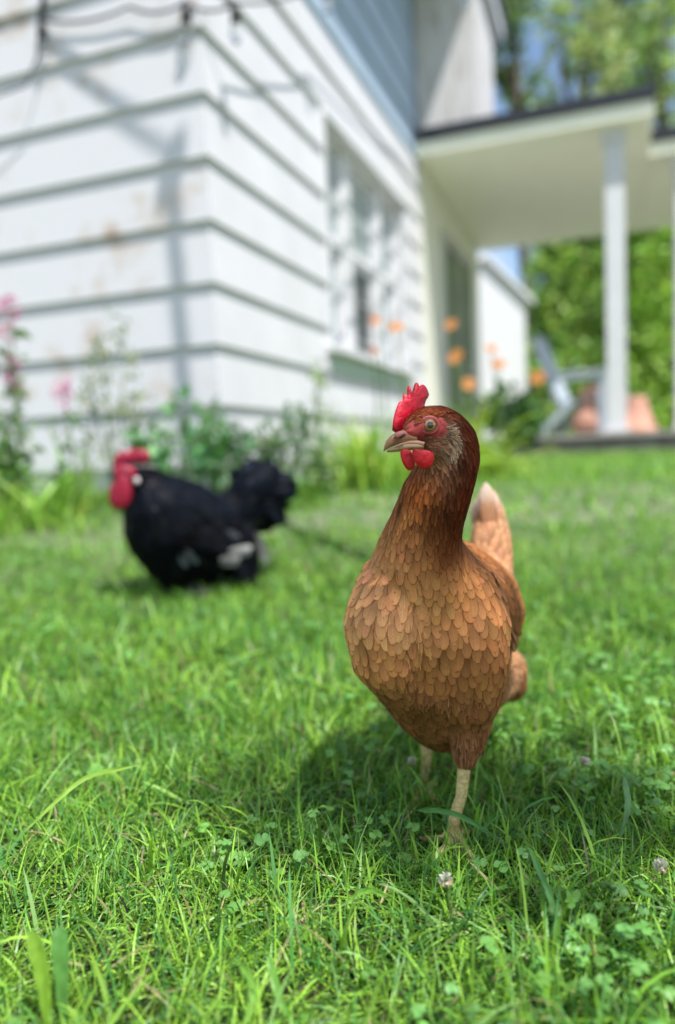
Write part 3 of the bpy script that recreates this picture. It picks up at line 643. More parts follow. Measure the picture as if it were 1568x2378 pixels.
# unseen tree added behind the camera; its leaf cluster shades the hen
def added_shade_tree():
    up = lambda x, y, h: Vector((x, y, 0))+SH*(h/math.tan(SUN_EL))+Vector((0, 0, h))
    h = 5.2; cc = up(1.9, .2, h); base = (cc.x+.5, cc.y-.9, 0)
    t = tree('added_shade_tree', base, 6, cc, (.85, .85, .6), 40, 46, .09, (.06, .14, .03), 'unseen broad-leaved tree added so that its branch shades the hen', (.1, .2, .05), trunk_r=.12, clump_r=.28)
    bc = up(.11, .70, h); pts = []
    while len(pts) < 12: pts.append(bc+Vector((random.gauss(0, .078), random.gauss(0, .085), random.gauss(0, .06))))
    V, F, c = leafcloud([tuple(p) for p in pts], .085, 17, .06, (.06, .14, .03), .3, (.1, .2, .05), .3); npmesh('shade_leaves', V, F, M['leaf'], t, cols=c)  # leaf cluster placed on the sun line to throw shade on the hen
    MB().tube([Vector(base)+Vector((0, 0, 3.6)), cc.lerp(bc, .5)+Vector((0, 0, -.2)), bc], [.04, .02, .006], 7).build('added_branch', M['bark'], t, smooth=True)
added_shade_tree()
tree('added_shade_tree', (4.5, -.5, .0), 4.6, Vector((4.3, -.3, 2.7)), (1.5, 1.5, 1.5), 70, 60, .10, (.06, .14, .03), 'unseen dense tree added right of the viewer to block skylight', (.1, .2, .05), trunk_r=.15, clump_r=.42)  # added out of view to cut the sky light from the right
# ------------------------------------------------------------------ things on the porch
def porch_chair():
    b = P(1372, 1015, 6.9); z0 = .432
    o = Vector((b.x, b.y, z0)); rz = R(58); root = empty('porch_chair', o, rz); tag(root, 'grey blue slatted garden chair standing on the porch deck', 'chair')
    def bd(name, pts, th): MB().prism(pts, th).build(name, M['chairpaint'], root, world=False, bevel=.004)
    for i in range(5):
        x = -.25+i*.105; hh = .90+.06*(1-abs(i-2)/2)
        MB().prism([(x, .22, .28), (x+.095, .22, .28), (x+.088, .46, hh), (x+.007, .46, hh)], (0, .02, .006)).build('back_slat', M['chairpaint'], root, world=False)
    sb = MB()
    for i in range(6): sb.box(-.26, .27, -.30+i*.09, -.30+i*.09+.08, .34-i*.012, .36-i*.012)
    sb.build('seat', M['chairpaint'], root, world=False)
    for sx in (-.33, .25): MB().box(sx, sx+.09, -.22, .34, .54, .565).build('armrest', M['chairpaint'], root, world=False, bevel=.004)
    for sx in (-.29, .27):
        MB().box(sx, sx+.03, -.22, -.13, 0, .538).build('leg', M['chairpaint'], root, world=False); MB().prism([(sx, .05, .30), (sx, .15, .30), (sx, .45, 0), (sx, .36, 0)], (.03, 0, 0)).build('leg', M['chairpaint'], root, world=False)
porch_chair()
def pots():
    Y = 6.75; z0 = .43; s = Y/FPX
    p = P(1372, 1000, Y); r = empty('clay_pot', (p.x, p.y, z0)); tag(r, 'rounded terracotta jar on the deck left of the porch post', 'pot')
    MB().lathe((p.x, p.y, z0), [(.0, 0), (.11, 0), (.165, .06), (.17, .12), (.13, .20), (.085, .25), (.082, .28), (.105, .33), (.10, .38), (.06, .42), (.0, .43)]).build('vessel', M['terracotta'], r, smooth=True)
    MB().lathe((p.x, p.y, z0), [(.088, .262), (.094, .268), (.094, .282), (.088, .288)]).build('collar', M['terracotta'], r, smooth=True)
    p = P(1476, 1000, Y+.1); r = empty('clay_pot', (p.x, p.y, z0)); tag(r, 'upturned cone shaped terracotta pot on the deck right of the porch post', 'pot')
    MB().lathe((p.x, p.y, z0), [(.20, 0), (.205, .03), (.185, .032), (.10, .29), (.095, .33), (0, .335)]).build('vessel', M['terracotta'], r, smooth=True)
    MB().lathe((p.x, p.y, z0), [(.207, .0), (.215, .004), (.215, .036), (.207, .04)]).build('rim', M['terracotta'], r, smooth=True)
    p = P(1396, 960, Y+.35); r = empty('dark_planter', (p.x, p.y, z0)); tag(r, 'dark narrow planter behind the terracotta jar and post', 'planter')
    MB().lathe((p.x, p.y, z0), [(0, 0), (.09, 0), (.12, .44), (.13, .44), (.13, .47), (.105, .47), (.1, .42), (0, .42)]).build('vessel', M['navy'], r, smooth=True)
    MB().lathe((p.x, p.y, z0), [(.132, .435), (.138, .44), (.138, .468), (.132, .474)]).build('rim', M['navy'], r, smooth=True)
pots()
# ------------------------------------------------------------------ string lights and their pole
hook = hit(95, 45, HW(0, -.03, 0), Ts)
Wp = hit(392, 395, HW(0, 0, 0), Ts); Q = 2.5
ptop = Wp+SH*Q+Vector((0, 0, Q*math.tan(SUN_EL)))
pg = Vector((ptop.x, ptop.y, float(zg(ptop.x, ptop.y))))
pole = empty('light_pole', pg); tag(pole, 'thin pole holding the string light cable', 'pole')
MB().tube([pg-Vector((0, 0, .1)), ptop], .023, 10).build('post', M['pole'], pole, smooth=True)
MB().ellipsoid(ptop-Vector((0, 0, .06)), (Vector((.05, 0, 0)), Vector((0, .05, 0)), Vector((0, 0, .08))), 12, 8).build('lamp_head', M['black'], pole, smooth=True)
sl = empty('string_lights', hook); tag(sl, 'black string light cable with hanging bulbs strung along the top of the wall', 'string lights')
nodes = [hook, P(300, 16, 3.12), P(430, 6, 3.03), P(545, 8, 3.08), P(757, -40, 3.95), P(1082, -30, 5.9)]
cb = MB()
def sag(a, b, k=10, d=.03): return [a.lerp(b, i/k)-Vector((0, 0, 4*d*(i/k)*(1-i/k))) for i in range(k+1)]
for a, b in zip(nodes[:-1], nodes[1:]): cb.tube(sag(a, b), .006, 6)
cb.tube(sag(hook, ptop, 20, .012), .013, 6)
cb.tube([hook, P(88, 130, hook.y-.02), P(60, 200, hook.y-.02), P(-10, 225, hook.y)], .004, 6)
cb.build('cable', M['black'], sl, smooth=True)
for p, top in ((hook, 52), (nodes[2], 14), (nodes[3], 20), (nodes[4], -20), (nodes[5], 0)):
    sb = MB().tube([p+Vector((0, 0, .01)), p-Vector((0, 0, .03)), p-Vector((0, 0, .075))], [.008, .017, .019], 10).build('socket', M['black'], sl, smooth=True)
    MB().ellipsoid(p-Vector((0, 0, .115)), (Vector((.026, 0, 0)), Vector((0, .026, 0)), Vector((0, 0, .04))), 14, 9).build('bulb', M['bulb'], sb, smooth=True)
# ================================================================== THE BIRDS
def body_mesh(balls, voxel, smooth=8):
    """balls: chains of (point, radius or (rx, ry, rz)); returns one continuous remeshed surface"""
    b = bmesh.new()
    for chain in balls:
        for i in range(len(chain)):
            p, r = chain[i]; steps = 1
            if i+1 < len(chain):
                p2, r2 = chain[i+1]; steps = max(1, int((p2-p).length/(min(r, r2)*.28)))
            for k in range(steps):
                f = k/steps; q = p.lerp(p2, f) if steps > 1 or i+1 < len(chain) else p; rr = r*(1-f)+(r2*f if i+1 < len(chain) else r*f)
                bmesh.ops.create_icosphere(b, subdivisions=2, radius=rr, matrix=Matrix.Translation(q))
    me = bpy.data.meshes.new('tmp'); b.to_mesh(me); b.free()
    o = bpy.data.objects.new('tmp', me); C.objects.link(o)
    m = o.modifiers.new('r', 'REMESH'); m.mode = 'VOXEL'; m.voxel_size = voxel
    s = o.modifiers.new('s', 'SMOOTH'); s.factor = .6; s.iterations = smooth
    dg = bpy.context.evaluated_depsgraph_get(); dg.update()
    out = bpy.data.meshes.new_from_object(o.evaluated_get(dg)); bpy.data.objects.remove(o); return out
class Guide:
    """anchors on the bird: feather direction, colour, size; blended by distance"""
    def __init__(s, rows):
        s.p = np.array([tuple(r[0]) for r in rows]); s.d = unit(np.array([tuple(r[1]) for r in rows], float))
        s.c = np.array([r[2] for r in rows], float); s.s = np.array([r[3] for r in rows], float)
    def __call__(s, q):
        w = 1/(np.linalg.norm(s.p-np.array(q), axis=1)**2+2.5e-5)**2.2; w /= w.sum()
        return (w@s.d), (w@s.c), (w@s.s)
PROF = [(0, .5), (.28, .82), (.52, 1), (.70, .95), (.84, .74), (.94, .44), (1, .10)]
def plumage(me, guide, skip=None, ncand=26000, seed=3, colvar=.09, tipfn=None, dome=.07, liftk=.5):
    """overlapping feathers laid over the surface, each one a small curved vane"""
    r_ = np.random.default_rng(seed); rnd = random.Random(seed)
    bvh = BVHTree.FromPolygons([v.co for v in me.vertices], [p.vertices for p in me.polygons])
    me.calc_loop_triangles(); tri = np.array([t.vertices for t in me.loop_triangles]); co = np.array([tuple(v.co) for v in me.vertices])
    A, B_, D = co[tri[:, 0]], co[tri[:, 1]], co[tri[:, 2]]; ar = np.linalg.norm(np.cross(B_-A, D-A), axis=1)
    # importance: small feathers need many candidates
    gs = np.array([guide(x)[2][2] for x in (A+B_+D)/3]); wgt = ar/gs**2; wgt /= wgt.sum()
    idx = r_.choice(len(tri), ncand, p=wgt); u, v = r_.random(ncand), r_.random(ncand); k = u+v > 1; u[k] = 1-u[k]; v[k] = 1-v[k]
    pts = A[idx]+(B_-A)[idx]*u[:, None]+(D-A)[idx]*v[:, None]
    cell = {}; CS = .012; acc = []
    for x in pts:
        d, c, s = guide(x); sp = s[2]
        if skip is not None and skip(x): continue
        key = tuple((x/CS).astype(int)); ok = True; rr = int(sp/CS)+1
        for i in range(-rr, rr+1):
            for j in range(-rr, rr+1):
                for l in range(-rr, rr+1):
                    for (y) in cell.get((key[0]+i, key[1]+j, key[2]+l), ()):
                        if (y[0]-x[0])**2+(y[1]-x[1])**2+(y[2]-x[2])**2 < sp*sp: ok = False; break
                    if not ok: break
                if not ok: break
            if not ok: break
        if ok: cell.setdefault(key, []).append(x); acc.append((x, d, c, s))
    V, F, cols, uvs = [], [], [], []; US = (-1, -.5, 0, .5, 1)
    for x, d, c, s in acc:
        L, W = s[0]*rnd.uniform(.85, 1.15), s[1]*rnd.uniform(.88, 1.12)
        loc, n, _, _ = bvh.find_nearest(Vector(x)); d = Vector(d)+Vector((rnd.gauss(0, .09), rnd.gauss(0, .09), rnd.gauss(0, .09)))
        d = (d-n*d.dot(n)).normalized(); side = n.cross(d)
        g = max(.35, 1+rnd.gauss(0, colvar*(2.4 if W < .003 else 1))); cc = np.clip(c*g*(1+np.array([rnd.gauss(0, .03) for _ in range(3)])), .003, .9)
        lift = s[3]*liftk*rnd.uniform(.75, 1.35); b0 = len(V); q = Vector(x); roll = rnd.gauss(0, .12)
        off0 = rnd.uniform(0, .0004)
        cp, dd, nn, pv = Vector(x), d, n, 0
        for i, (vv, hw) in enumerate(PROF):
            if i:
                cp, nn, _, _ = bvh.find_nearest(cp+dd*((vv-pv)*L)); dd = (dd-nn*dd.dot(nn)).normalized(); pv = vv
            sd = nn.cross(dd)
            for u_ in US:
                l2, n2, _, _ = bvh.find_nearest(cp+sd*(u_*hw*W))
                V.append(tuple(l2+nn*(off0+lift*vv**1.2+dome*W*(1-u_*u_)*min(1, vv*2)+roll*u_*hw*W*vv*.6)))
                cols.append(cc); uvs.append(((u_+1)/2, vv))
        for i in range(len(PROF)-1):
            for j in range(4): F.append((b0+i*5+j, b0+i*5+j+1, b0+i*5+j+6, b0+i*5+j+5))
    return V, F, np.array(cols), uvs
def vane(base, direction, normal, L, W, droop, col, K=9, tipcol=None, prof=None):
    """one long free feather (wing or tail)"""
    d, n = Vector(direction).normalized(), Vector(normal).normalized(); s = n.cross(d).normalized(); V, cols, uvs, F = [], [], [], []
    for i in range(K+1):
        v = i/K; hw = np.interp(v, [0, .2, .7, .88, .96, 1], [.35, .8, 1, .85, .5, .12])
        c = Vector(base)+d*(v*L)-n*(droop*v*v*L)
        for u in (-1, -.5, 0, .5, 1):
            V.append(tuple(c+s*(u*hw*W)+n*(.14*W*(1-u*u)))); uvs.append(((u+1)/2, v*.84 if tipcol is not None else v))
            cols.append(np.array(col) if tipcol is None else np.array(col)*(1-sstep(.62, .86, v))+np.array(tipcol)*sstep(.62, .86, v))
    for i in range(K):
        for j in range(4): F.append((i*5+j, i*5+j+1, i*5+j+6, i*5+j+5))
    return V, F, cols, uvs
def join_vanes(name, lst, material, parent):
    V, F, c, u = [], [], [], []
    for v_, f_, c_, u_ in lst: o = len(V); V += v_; F += [tuple(i+o for i in q) for q in f_]; c += list(c_); u += list(u_)
    return npmesh(name, V, F, material, parent, cols=np.clip(np.array(c), .003, .9), uvs=np.array(u))
def plate(pts3, thick, normal, material, name, parent, inner=.55):
    """a fleshy plate from an outline of points: thin at the rim, thicker inside"""
    n = Vector(normal).normalized(); pts = [Vector(p) for p in pts3]; cen = sum(pts, Vector())/len(pts)
    b = bmesh.new(); rim = [b.verts.new(p) for p in pts]; k = len(pts)
    ring = {}
    for sg in (-1, 1):
        a = [b.verts.new(p.lerp(cen, .10)+n*(sg*thick*.30)) for p in pts]; c2 = [b.verts.new(p.lerp(cen, inner)+n*(sg*thick*.5)) for p in pts]; cv = b.verts.new(cen+n*(sg*thick*.5))
        for i in range(k):
            j = (i+1) % k
            for q in ((rim[i], rim[j], a[j], a[i]), (a[i], a[j], c2[j], c2[i]), (c2[i], c2[j], cv)):
                b.faces.new(q if sg > 0 else tuple(reversed(q)))
    bmesh.ops.recalc_face_normals(b, faces=b.faces)
    me = bpy.data.meshes.new(name); b.to_mesh(me); b.free(); me.polygons.foreach_set('use_smooth', [True]*len(me.polygons))
    return link(name, me, material, parent)
# ------------------------------------------------------------------ the brown hen
def hen():
    fx = P(1055, 1945, .655)
    root = empty('hen', (P(1055, 1945, .655).x, .66, 0)); tag(root, 'red brown hen with single comb standing in the foreground facing the viewer', 'hen')
    ch = []
    ch.append([PR(950, 1004, .586, 22), PR(968, 990, .592, 33), PR(990, 984, .598, 42), PR(1018, 996, .604, 56), PR(1036, 1010, .612, 60), PR(1050, 1036, .616, 63)])      # skull
    ch.append([PR(1000, 1035, .598, 28), PR(1030, 1040, .604, 40)])                                                                          # jaw
    ch.append([PR(1050, 1030, .616, 62), PR(1050, 1070, .618, 66), PR(1032, 1110, .622, 75), PR(1010, 1160, .628, 84), PR(993, 1210, .634, 86), PR(979, 1260, .642, 95), PR(975, 1310, .652, 114), PR(985, 1370, .675, 145)])
    ch.append([PR(990, 1400, .690, 174), PR(1000, 1450, .692, 180), PR(1008, 1520, .694, 172), PR(1020, 1590, .705, 138), PR(1030, 1650, .72, 98)])
    ch.append([PR(912, 1390, .655, 98), PR(897, 1450, .650, 104), PR(902, 1520, .652, 92), PR(938, 1590, .662, 66), PR(975, 1640, .69, 44)])                              # crop, left lobe
    ch.append([PR(1060, 1385, .665, 100), PR(1085, 1450, .662, 104), PR(1088, 1530, .660, 100), PR(1085, 1610, .664, 84)])
    ch.append([PR(1010, 1420, .74, 185), PR(1070, 1420, .80, 150), PR(1110, 1400, .85, 95), PR(1135, 1330, .885, 56), PR(1140, 1260, .90, 50), PR(1138, 1195, .91, 35), PR(1134, 1155, .915, 20)])
    ch.append([PR(1030, 1560, .76, 150), PR(1090, 1560, .82, 110), PR(1165, 1560, .85, 62), PR(1185, 1590, .85, 40)])
    ch.append([PR(1085, 1600, .675, 74), PR(1088, 1680, .668, 56), PR(1082, 1740, .662, 36), PR(1079, 1775, .660, 20)])                          # near thigh
    ch.append([PR(985, 1590, .74, 70), PR(985, 1650, .75, 48), PR(989, 1695, .765, 26), PR(990, 1712, .77, 16)])                                  # far thigh
    me = body_mesh(ch, .0032, 7)
    DN = (0, .05, -1)
    MAH, CRN, THR, ORGN = (.11, .016, .003), (.13, .023, .005), (.44, .145, .028), (.34, .078, .011)  # mahogany of the neck, darkened further with painted shade
    TAN, TAN2, BEL, WNG, RMP = (.70, .315, .130), (.56, .225, .080), (.27, .108, .040), (.26, .095, .030), (.42, .21, .105)  # belly tone darkened to carry the underside shade
    S_h, S_n, S_m, S_t, S_b = (.009, .0010, .0021, .0004), (.016, .0017, .0029, .0006), (.020, .0038, .0050, .0008), (.023, .0059, .0068, .0010), (.024, .0060, .0066, .0011)
    rows = []
    def g(px, py, Y, d, c, s): rows.append((P(px, py, Y), d, c, s))
    g(985, 975, .585, (1, .3, .25), MAH, S_h); g(1000, 950, .592, (1, .3, .2), CRN, S_h); g(1030, 942, .60, (1, .3, -.05), CRN, S_h); g(1070, 965, .605, (.8, .3, -.6), CRN, S_h)
    g(1000, 1040, .578, (1, .1, -.35), (.20, .07, .035), S_h); g(1030, 1060, .575, (.6, .1, -1), (.42, .30, .21), S_h); g(1045, 1020, .575, (.7, .2, -.8), (.42, .29, .20), S_h)
    g(1090, 1000, .60, (.6, .2, -.8), MAH, S_n); g(1110, 1060, .61, (.15, .1, -1), MAH, S_n); g(1080, 1060, .585, (.2, 0, -1), (.075, .013, .004), S_n)
    g(985, 1090, .575, (-.15, 0, -1), ORGN, S_n); g(1015, 1085, .572, (0, 0, -1), THR, S_n); g(950, 1120, .59, (-.3, 0, -1), ORGN, S_n)
    g(1100, 1120, .61, (-.1, .05, -1), MAH, S_n); g(1055, 1130, .575, (-.05, 0, -1), (.034, .007, .003), S_n); g(1010, 1140, .572, (-.1, 0, -1), ORGN, S_n)
    g(925, 1190, .595, (-.35, 0, -1), (.33, .12, .035), S_n); g(985, 1200, .578, (-.1, 0, -1), (.15, .034, .007), S_n); g(1040, 1200, .582, (0, 0, -1), (.030, .006, .003), S_n); g(1085, 1200, .61, (0, .1, -1), (.085, .016, .004), S_n)
    for px, py in ((1030, 1165), (1052, 1095), (1045, 1235), (1065, 1170), (1062, 1225)): g(px, py, .578, (-.03, 0, -1), (.020, .0045, .0025), S_n)  # near-black guides paint the shaded side of the neck into the feathers
    g(890, 1260, .61, (-.45, 0, -1), (.42, .175, .065), S_m); g(950, 1260, .585, (-.15, 0, -1), (.40, .165, .062), S_m); g(1010, 1270, .585, (.05, 0, -1), (.22, .064, .017), S_m); g(1070, 1270, .60, (.2, .1, -1), (.13, .032, .009), S_m)
    g(840, 1330, .63, (-.5, .1, -1), TAN, S_t); g(920, 1340, .59, (-.15, -.1, -1), TAN2, S_t); g(1000, 1340, .59, (.05, -.1, -1), TAN2, S_t); g(1080, 1340, .61, (.3, .1, -1), TAN2, S_t)
    for px in (810, 880, 950): g(px, 1420, .60+.0012*abs(px-900)*.3, (-.1, 0, -1), TAN, S_t)
    for px in (1010, 1080, 1140): g(px, 1430, .60+.0004*abs(px-1040), (.1, 0, -1), TAN2, S_t)
    for px in (830, 900, 960): g(px, 1520, .61, (.15, .1, -1), TAN2, S_t)
    for px in (1010, 1080, 1150): g(px, 1530, .62, (.08, .1, -1), (.36, .138, .045), S_t)  # lower breast darkened, shade put into the feather colour
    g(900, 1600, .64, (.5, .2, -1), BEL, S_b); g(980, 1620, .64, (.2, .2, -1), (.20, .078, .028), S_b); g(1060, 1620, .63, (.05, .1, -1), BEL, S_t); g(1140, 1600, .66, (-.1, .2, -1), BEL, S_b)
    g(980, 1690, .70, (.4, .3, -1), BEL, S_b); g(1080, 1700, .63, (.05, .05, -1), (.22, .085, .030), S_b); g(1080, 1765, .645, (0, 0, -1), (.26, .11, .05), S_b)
    g(1150, 1380, .68, (.5, .8, -.5), WNG, S_t); g(1170, 1450, .72, (.35, .9, -.5), WNG, S_t); g(1180, 1540, .80, (.3, .9, -.4), RMP, S_b); g(1200, 1600, .83, (.2, .5, -1), BEL, S_b)
    g(1110, 1300, .74, (.5, 1, -.2), WNG, S_t); g(1140, 1300, .85, (.2, .6, .5), RMP, S_b); g(1120, 1220, .89, (0, .3, 1), RMP, S_b); g(1135, 1150, .90, (0, .2, 1), (.62, .42, .30), S_b)
    g(850, 1400, .76, (-.1, 1, -.3), WNG, S_t); g(900, 1560, .80, (0, 1, -.4), BEL, S_b); g(1000, 1330, .80, (.4, 1, 0), WNG, S_t)
    gd = Guide(rows)
    E1 = P(998, 987, .583)
    co = np.array([tuple(v.co) for v in me.vertices])
    # colour of the body itself: bare red face, dark under-down elsewhere
    fc = np.array(P(968, 1005, .580)); fe = np.array(P(1012, 994, .583))
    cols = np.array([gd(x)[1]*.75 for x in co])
    dd = np.minimum(np.linalg.norm((co-fc)*np.array([1, .6, 1]), axis=1)/.0115, np.linalg.norm((co-fe)*np.array([1, .6, 1]), axis=1)/.0105)
    f = (1-sstep(.75, 1.25, dd))[:, None]; cols = cols*(1-f)+np.array((.30, .036, .036))*f*(1+.25*np.random.default_rng(1).normal(0, 1, (len(co), 1)))
    at = me.attributes.new('tint', 'FLOAT_COLOR', 'POINT'); at.data.foreach_set('color', np.concatenate([cols, np.ones((len(cols), 1))], 1).astype(np.float32).ravel())
    me.polygons.foreach_set('use_smooth', [True]*len(me.polygons))
    bare = lambda x: min(np.linalg.norm((x-fc)*np.array([1, .6, 1]))/.0110, np.linalg.norm((x-fe)*np.array([1, .6, 1]))/.0100) < .92
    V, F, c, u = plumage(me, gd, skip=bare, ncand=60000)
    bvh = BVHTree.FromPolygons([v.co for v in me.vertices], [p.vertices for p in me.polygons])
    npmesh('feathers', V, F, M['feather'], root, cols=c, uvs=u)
    surf = {}
    def on(px, py, Y=.5, off=0):                                  # point where the plumage surface is met along a ray
        d = ray(px, py).normalized(); h = bvh.ray_cast(CAM, d)
        return (h[0]+h[1]*off, h[1]) if h[0] is not None else (None, None)
    # ear tuft: pale bristly feathers behind the face
    lst = []
    for i in range(170):
        t = random.random(); px = 1044+12*math.sin(t*3)+random.uniform(-9, 8)+4*t; py = 992+72*t+random.uniform(-5, 5)
        p, n = on(px, py, off=.0006)
        if p is None or abs(n.y) < .35: continue
        d = Vector((.9-.9*t+random.gauss(0, .15), .1, .15-1.0*t+random.gauss(0, .1))); d = (d-n*d.dot(n)).normalized()
        lst.append(vane(p, d+n*.22, n, random.uniform(.003, .0065), random.uniform(.00028, .0005), .2, np.array((.52, .33, .215))*random.uniform(.4, 1.25), 4))
    for i in range(120):                                          # bristles over the cheek
        px, py = random.uniform(975, 1040), random.uniform(1012, 1048); p, n = on(px, py, off=.0003)
        if p is None: continue
        d = Vector((1, .1, -.25+random.gauss(0, .12))); d = (d-n*d.dot(n)).normalized()
        lst.append(vane(p, d+n*.12, n, random.uniform(.003, .006), .00035, .1, np.array((.30, .13, .075))*random.uniform(.5, 1.5), 3))
    for i in range(150):                                          # bristles above the eye
        px = random.uniform(958, 1040); py = 962-.10*(px-960)+random.uniform(-10, 16)+max(0, (985-px))*.55; p, n = on(px, py, off=.0003)
        if p is None or (Vector(p)-E1).length < .0085: continue
        d = Vector((1, .2, .35)); d = (d-n*d.dot(n)).normalized()
        lst.append(vane(p, d+n*.12, n, random.uniform(.003, .006), .0004, .1, np.array((.20, .055, .02))*random.uniform(.5, 1.6), 3))
    join_vanes('face_feathers', lst, M['feather'], root)
    link('body', me, M['skin'], root)
    # wing on the viewer's right: layered coverts and flight feathers
    lst = []
    for row, (n, L, W, col) in enumerate(((9, .046, .0075, WNG), (10, .042, .0072, (.36, .16, .07)), (10, .035, .0065, (.40, .19, .09)))):
        for i in range(n):
            t = i/(n-1); a = P(1128+42*t-4*row, 1345+(150-18*row)*t, .665+.05*t+.02*(2-row)*.3); 
            l, nn, _, _ = bvh.find_nearest(a); b = l+nn*(.0008+.0006*row+.0004*t)
            d = Vector((.10, .66, -.80+.25*(1-t))); d = (d-nn*d.dot(nn)).normalized()
            lst.append(vane(b, d+nn*.03, nn, L*random.uniform(.9, 1.1), W, .05, np.array(col)*random.uniform(.8, 1.2)))
    join_vanes('wing', lst, M['feather'], root)
    lst = []                                                       # far wing: tips showing under the left side
    for i in range(10):
        t = i/9; a = P(905+60*t, 1575+85*t, .665+.04*t); l, nn, _, _ = bvh.find_nearest(a)
        d = Vector((.35, .35, -.8)); d = (d-nn*d.dot(nn)).normalized()
        lst.append(vane(l+nn*.001, d-nn*.06, nn, random.uniform(.022, .032), .005, .1, np.array((.66, .46, .32))*random.uniform(.6, 1.2)))
    join_vanes('wing', lst, M['feather'], root)
    # tail
    lst = []
    for i in range(13):
        t = (i-6)/6; b = P(1143+14*t, 1265, .885+.01*abs(t)); d = Vector((-.05+.10*t, .22, 1.0-.12*abs(t)))
        lst.append(vane(b-Vector((0, .004*(1-abs(t)), .008*random.random())), d, Vector((.5*t-.2, -1, .2)), .080-.022*abs(t)-.010*(i%3), .0105, -.05, np.array(RMP)*random.uniform(.8, 1.15), tipcol=np.array((.68, .52, .41))*random.uniform(.75, 1)))
    join_vanes('tail', lst, M['feather'], root)
    # loose fluff at the belly and thighs
    for (xa, xb, ya, yb, n_) in ((900, 990, 1590, 1680, 60), (1030, 1125, 1690, 1762, 170), (955, 1120, 1610, 1700, 60), (940, 985, 1440, 1600, 30)):
        lst = []
        for i in range(n_):
            px, py = random.uniform(xa, xb), random.uniform(ya, yb); p, n = on(px, py, off=.0012)
            if p is None or abs(n.y) < .3: continue
            d = Vector(gd(p)[0]); d = (d-n*d.dot(n)).normalized()
            lst.append(vane(p, d+n*random.uniform(.02, .14)+Vector((random.gauss(0, .15), 0, 0)), n, random.uniform(.007, .014), random.uniform(.0003, .0008)*(2.2 if px > 1160 else 1), .1, gd(p)[1]*random.uniform(.9, 1.9), 4))
        join_vanes('down', lst, M['feather'], root)
    # comb
    cz = lambda x, y: (865.5+.192*x, 865.5+.192*y)
    ol = [(236, 700), (240, 630), (250, 560), (268, 485), (290, 420), (312, 365), (335, 345), (352, 352), (362, 352), (364, 290), (370, 250), (385, 262), (405, 300), (428, 304), (420, 220), (424, 155), (436, 155), (452, 200), (472, 240), (488, 286), (498, 215), (506, 160), (518, 122), (545, 122), (562, 150), (572, 215), (585, 148), (608, 142), (635, 158), (658, 190), (672, 225), (685, 265), (672, 300), (652, 325), (642, 350), (630, 388), (640, 450), (600, 520), (540, 600), (470, 680), (390, 730), (290, 735)]
    pts = [P(*cz(x, y), .586+.030*(x-236)/450) for x, y in ol]
    nrm = Vector((.35, -1, 0)).normalized()
    comb = plate(pts, .0062, nrm, M['comb'], 'comb', root, .6)
        # wattles
    for ol, Y, n_ in (([(465, 900), (560, 925), (650, 920), (735, 955), (754, 1000), (740, 1060), (695, 1110), (625, 1137), (560, 1118), (510, 1062), (482, 1000)], .5735, (.2, -1, .15)),
                      ([(326, 925), (400, 915), (470, 930), (495, 990), (524, 1060), (515, 1115), (452, 1154), (400, 1125), (352, 1055), (333, 990)], .5795, (-.35, -1, .1))):
        wt = plate([P(*cz(x, y+.20*(y-900)-2), Y) for x, y in ol], .0046, Vector(n_), M['wattle'], 'wattle', root, .5)
        sd = wt.modifiers.new('smooth', 'SUBSURF'); sd.levels = sd.render_levels = 2
    # beak: two mandibles
    horn = mat('horn_beak', (.28, .11, .055), .38, .4, .25, 90, .15, col2=(.40, .21, .105), coat=.1)
    def loft(rows, name, material, parent, seg=14):
        b = MB(); n0 = 0; k = len(rows)
        for (px, py, Y, rv, rd) in rows:
            c = P(px, py, Y); s = Y/FPX
            for j in range(seg):
                t = 2*math.pi*j/seg; b.v.append(tuple(c+Vector((.25*rd*s*math.cos(t), rd*s*math.cos(t), rv*s*math.sin(t)))))
        for i in range(k-1):
            for j in range(seg): b.f.append((i*seg+j, i*seg+(j+1) % seg, (i+1)*seg+(j+1) % seg, (i+1)*seg+j))
        b.f.append(tuple(reversed(range(seg)))); b.f.append(tuple(range((k-1)*seg, k*seg)))
        return b.build(name, material, parent, smooth=True, fix=True)
    beak = loft([(972, 1017, .592, 16, 26), (955, 1014, .5885, 16, 24), (938, 1014, .584, 16, 20), (922, 1018, .5795, 15, 15.5), (908, 1025, .576, 13, 11), (898, 1034, .574, 10, 7), (893, 1042, .573, 6, 4), (891.5, 1047, .573, 2, 1.5)], 'beak', horn, root)
    loft([(985, 1036, .592, 7, 23), (965, 1037, .588, 8, 21), (945, 1038, .584, 8.5, 17), (925, 1041, .5795, 8, 12), (908, 1045, .576, 5.5, 7), (899, 1048, .5745, 2, 2)], 'lower_mandible', mat('horn_lower_beak', (.30, .20, .11), .4, .5, .2, 90, .1), beak)
    gp = MB().tube([P(985, 1031, .5735), P(970, 1027, .5735), P(950, 1027, .5725), P(930, 1032, .571), P(910, 1040, .5705)], [.0016, .0014, .0009, .0006, .0004], 8); gp.build('gape', mat('gape_skin', (.55, .30, .20), .5, .4), beak, smooth=True)
    c = P(931, 1009, .5735); MB().ellipsoid(c, (Vector((.0050, .001, .0012)), Vector((.0, .0022, 0)), Vector((-.001, 0, .0026))), 14, 10).build('cere', mat('cere_skin', (.42, .14, .11), .5, .4, .15, 150, .2), beak, smooth=True)
    c = P(934, 1013, .5697); MB().ellipsoid(c, (Vector((.0026, .0003, .0016)), Vector((0, .0009, 0)), Vector((-.0005, 0, .0009))), 12, 8).build('nostril', M['black'], beak, smooth=True)
    # eye
    p, n = on(998, 987); n = (n+Vector((-.1, -1.2, 0))).normalized(); re = .0062; ec = p-n*(re*.50)
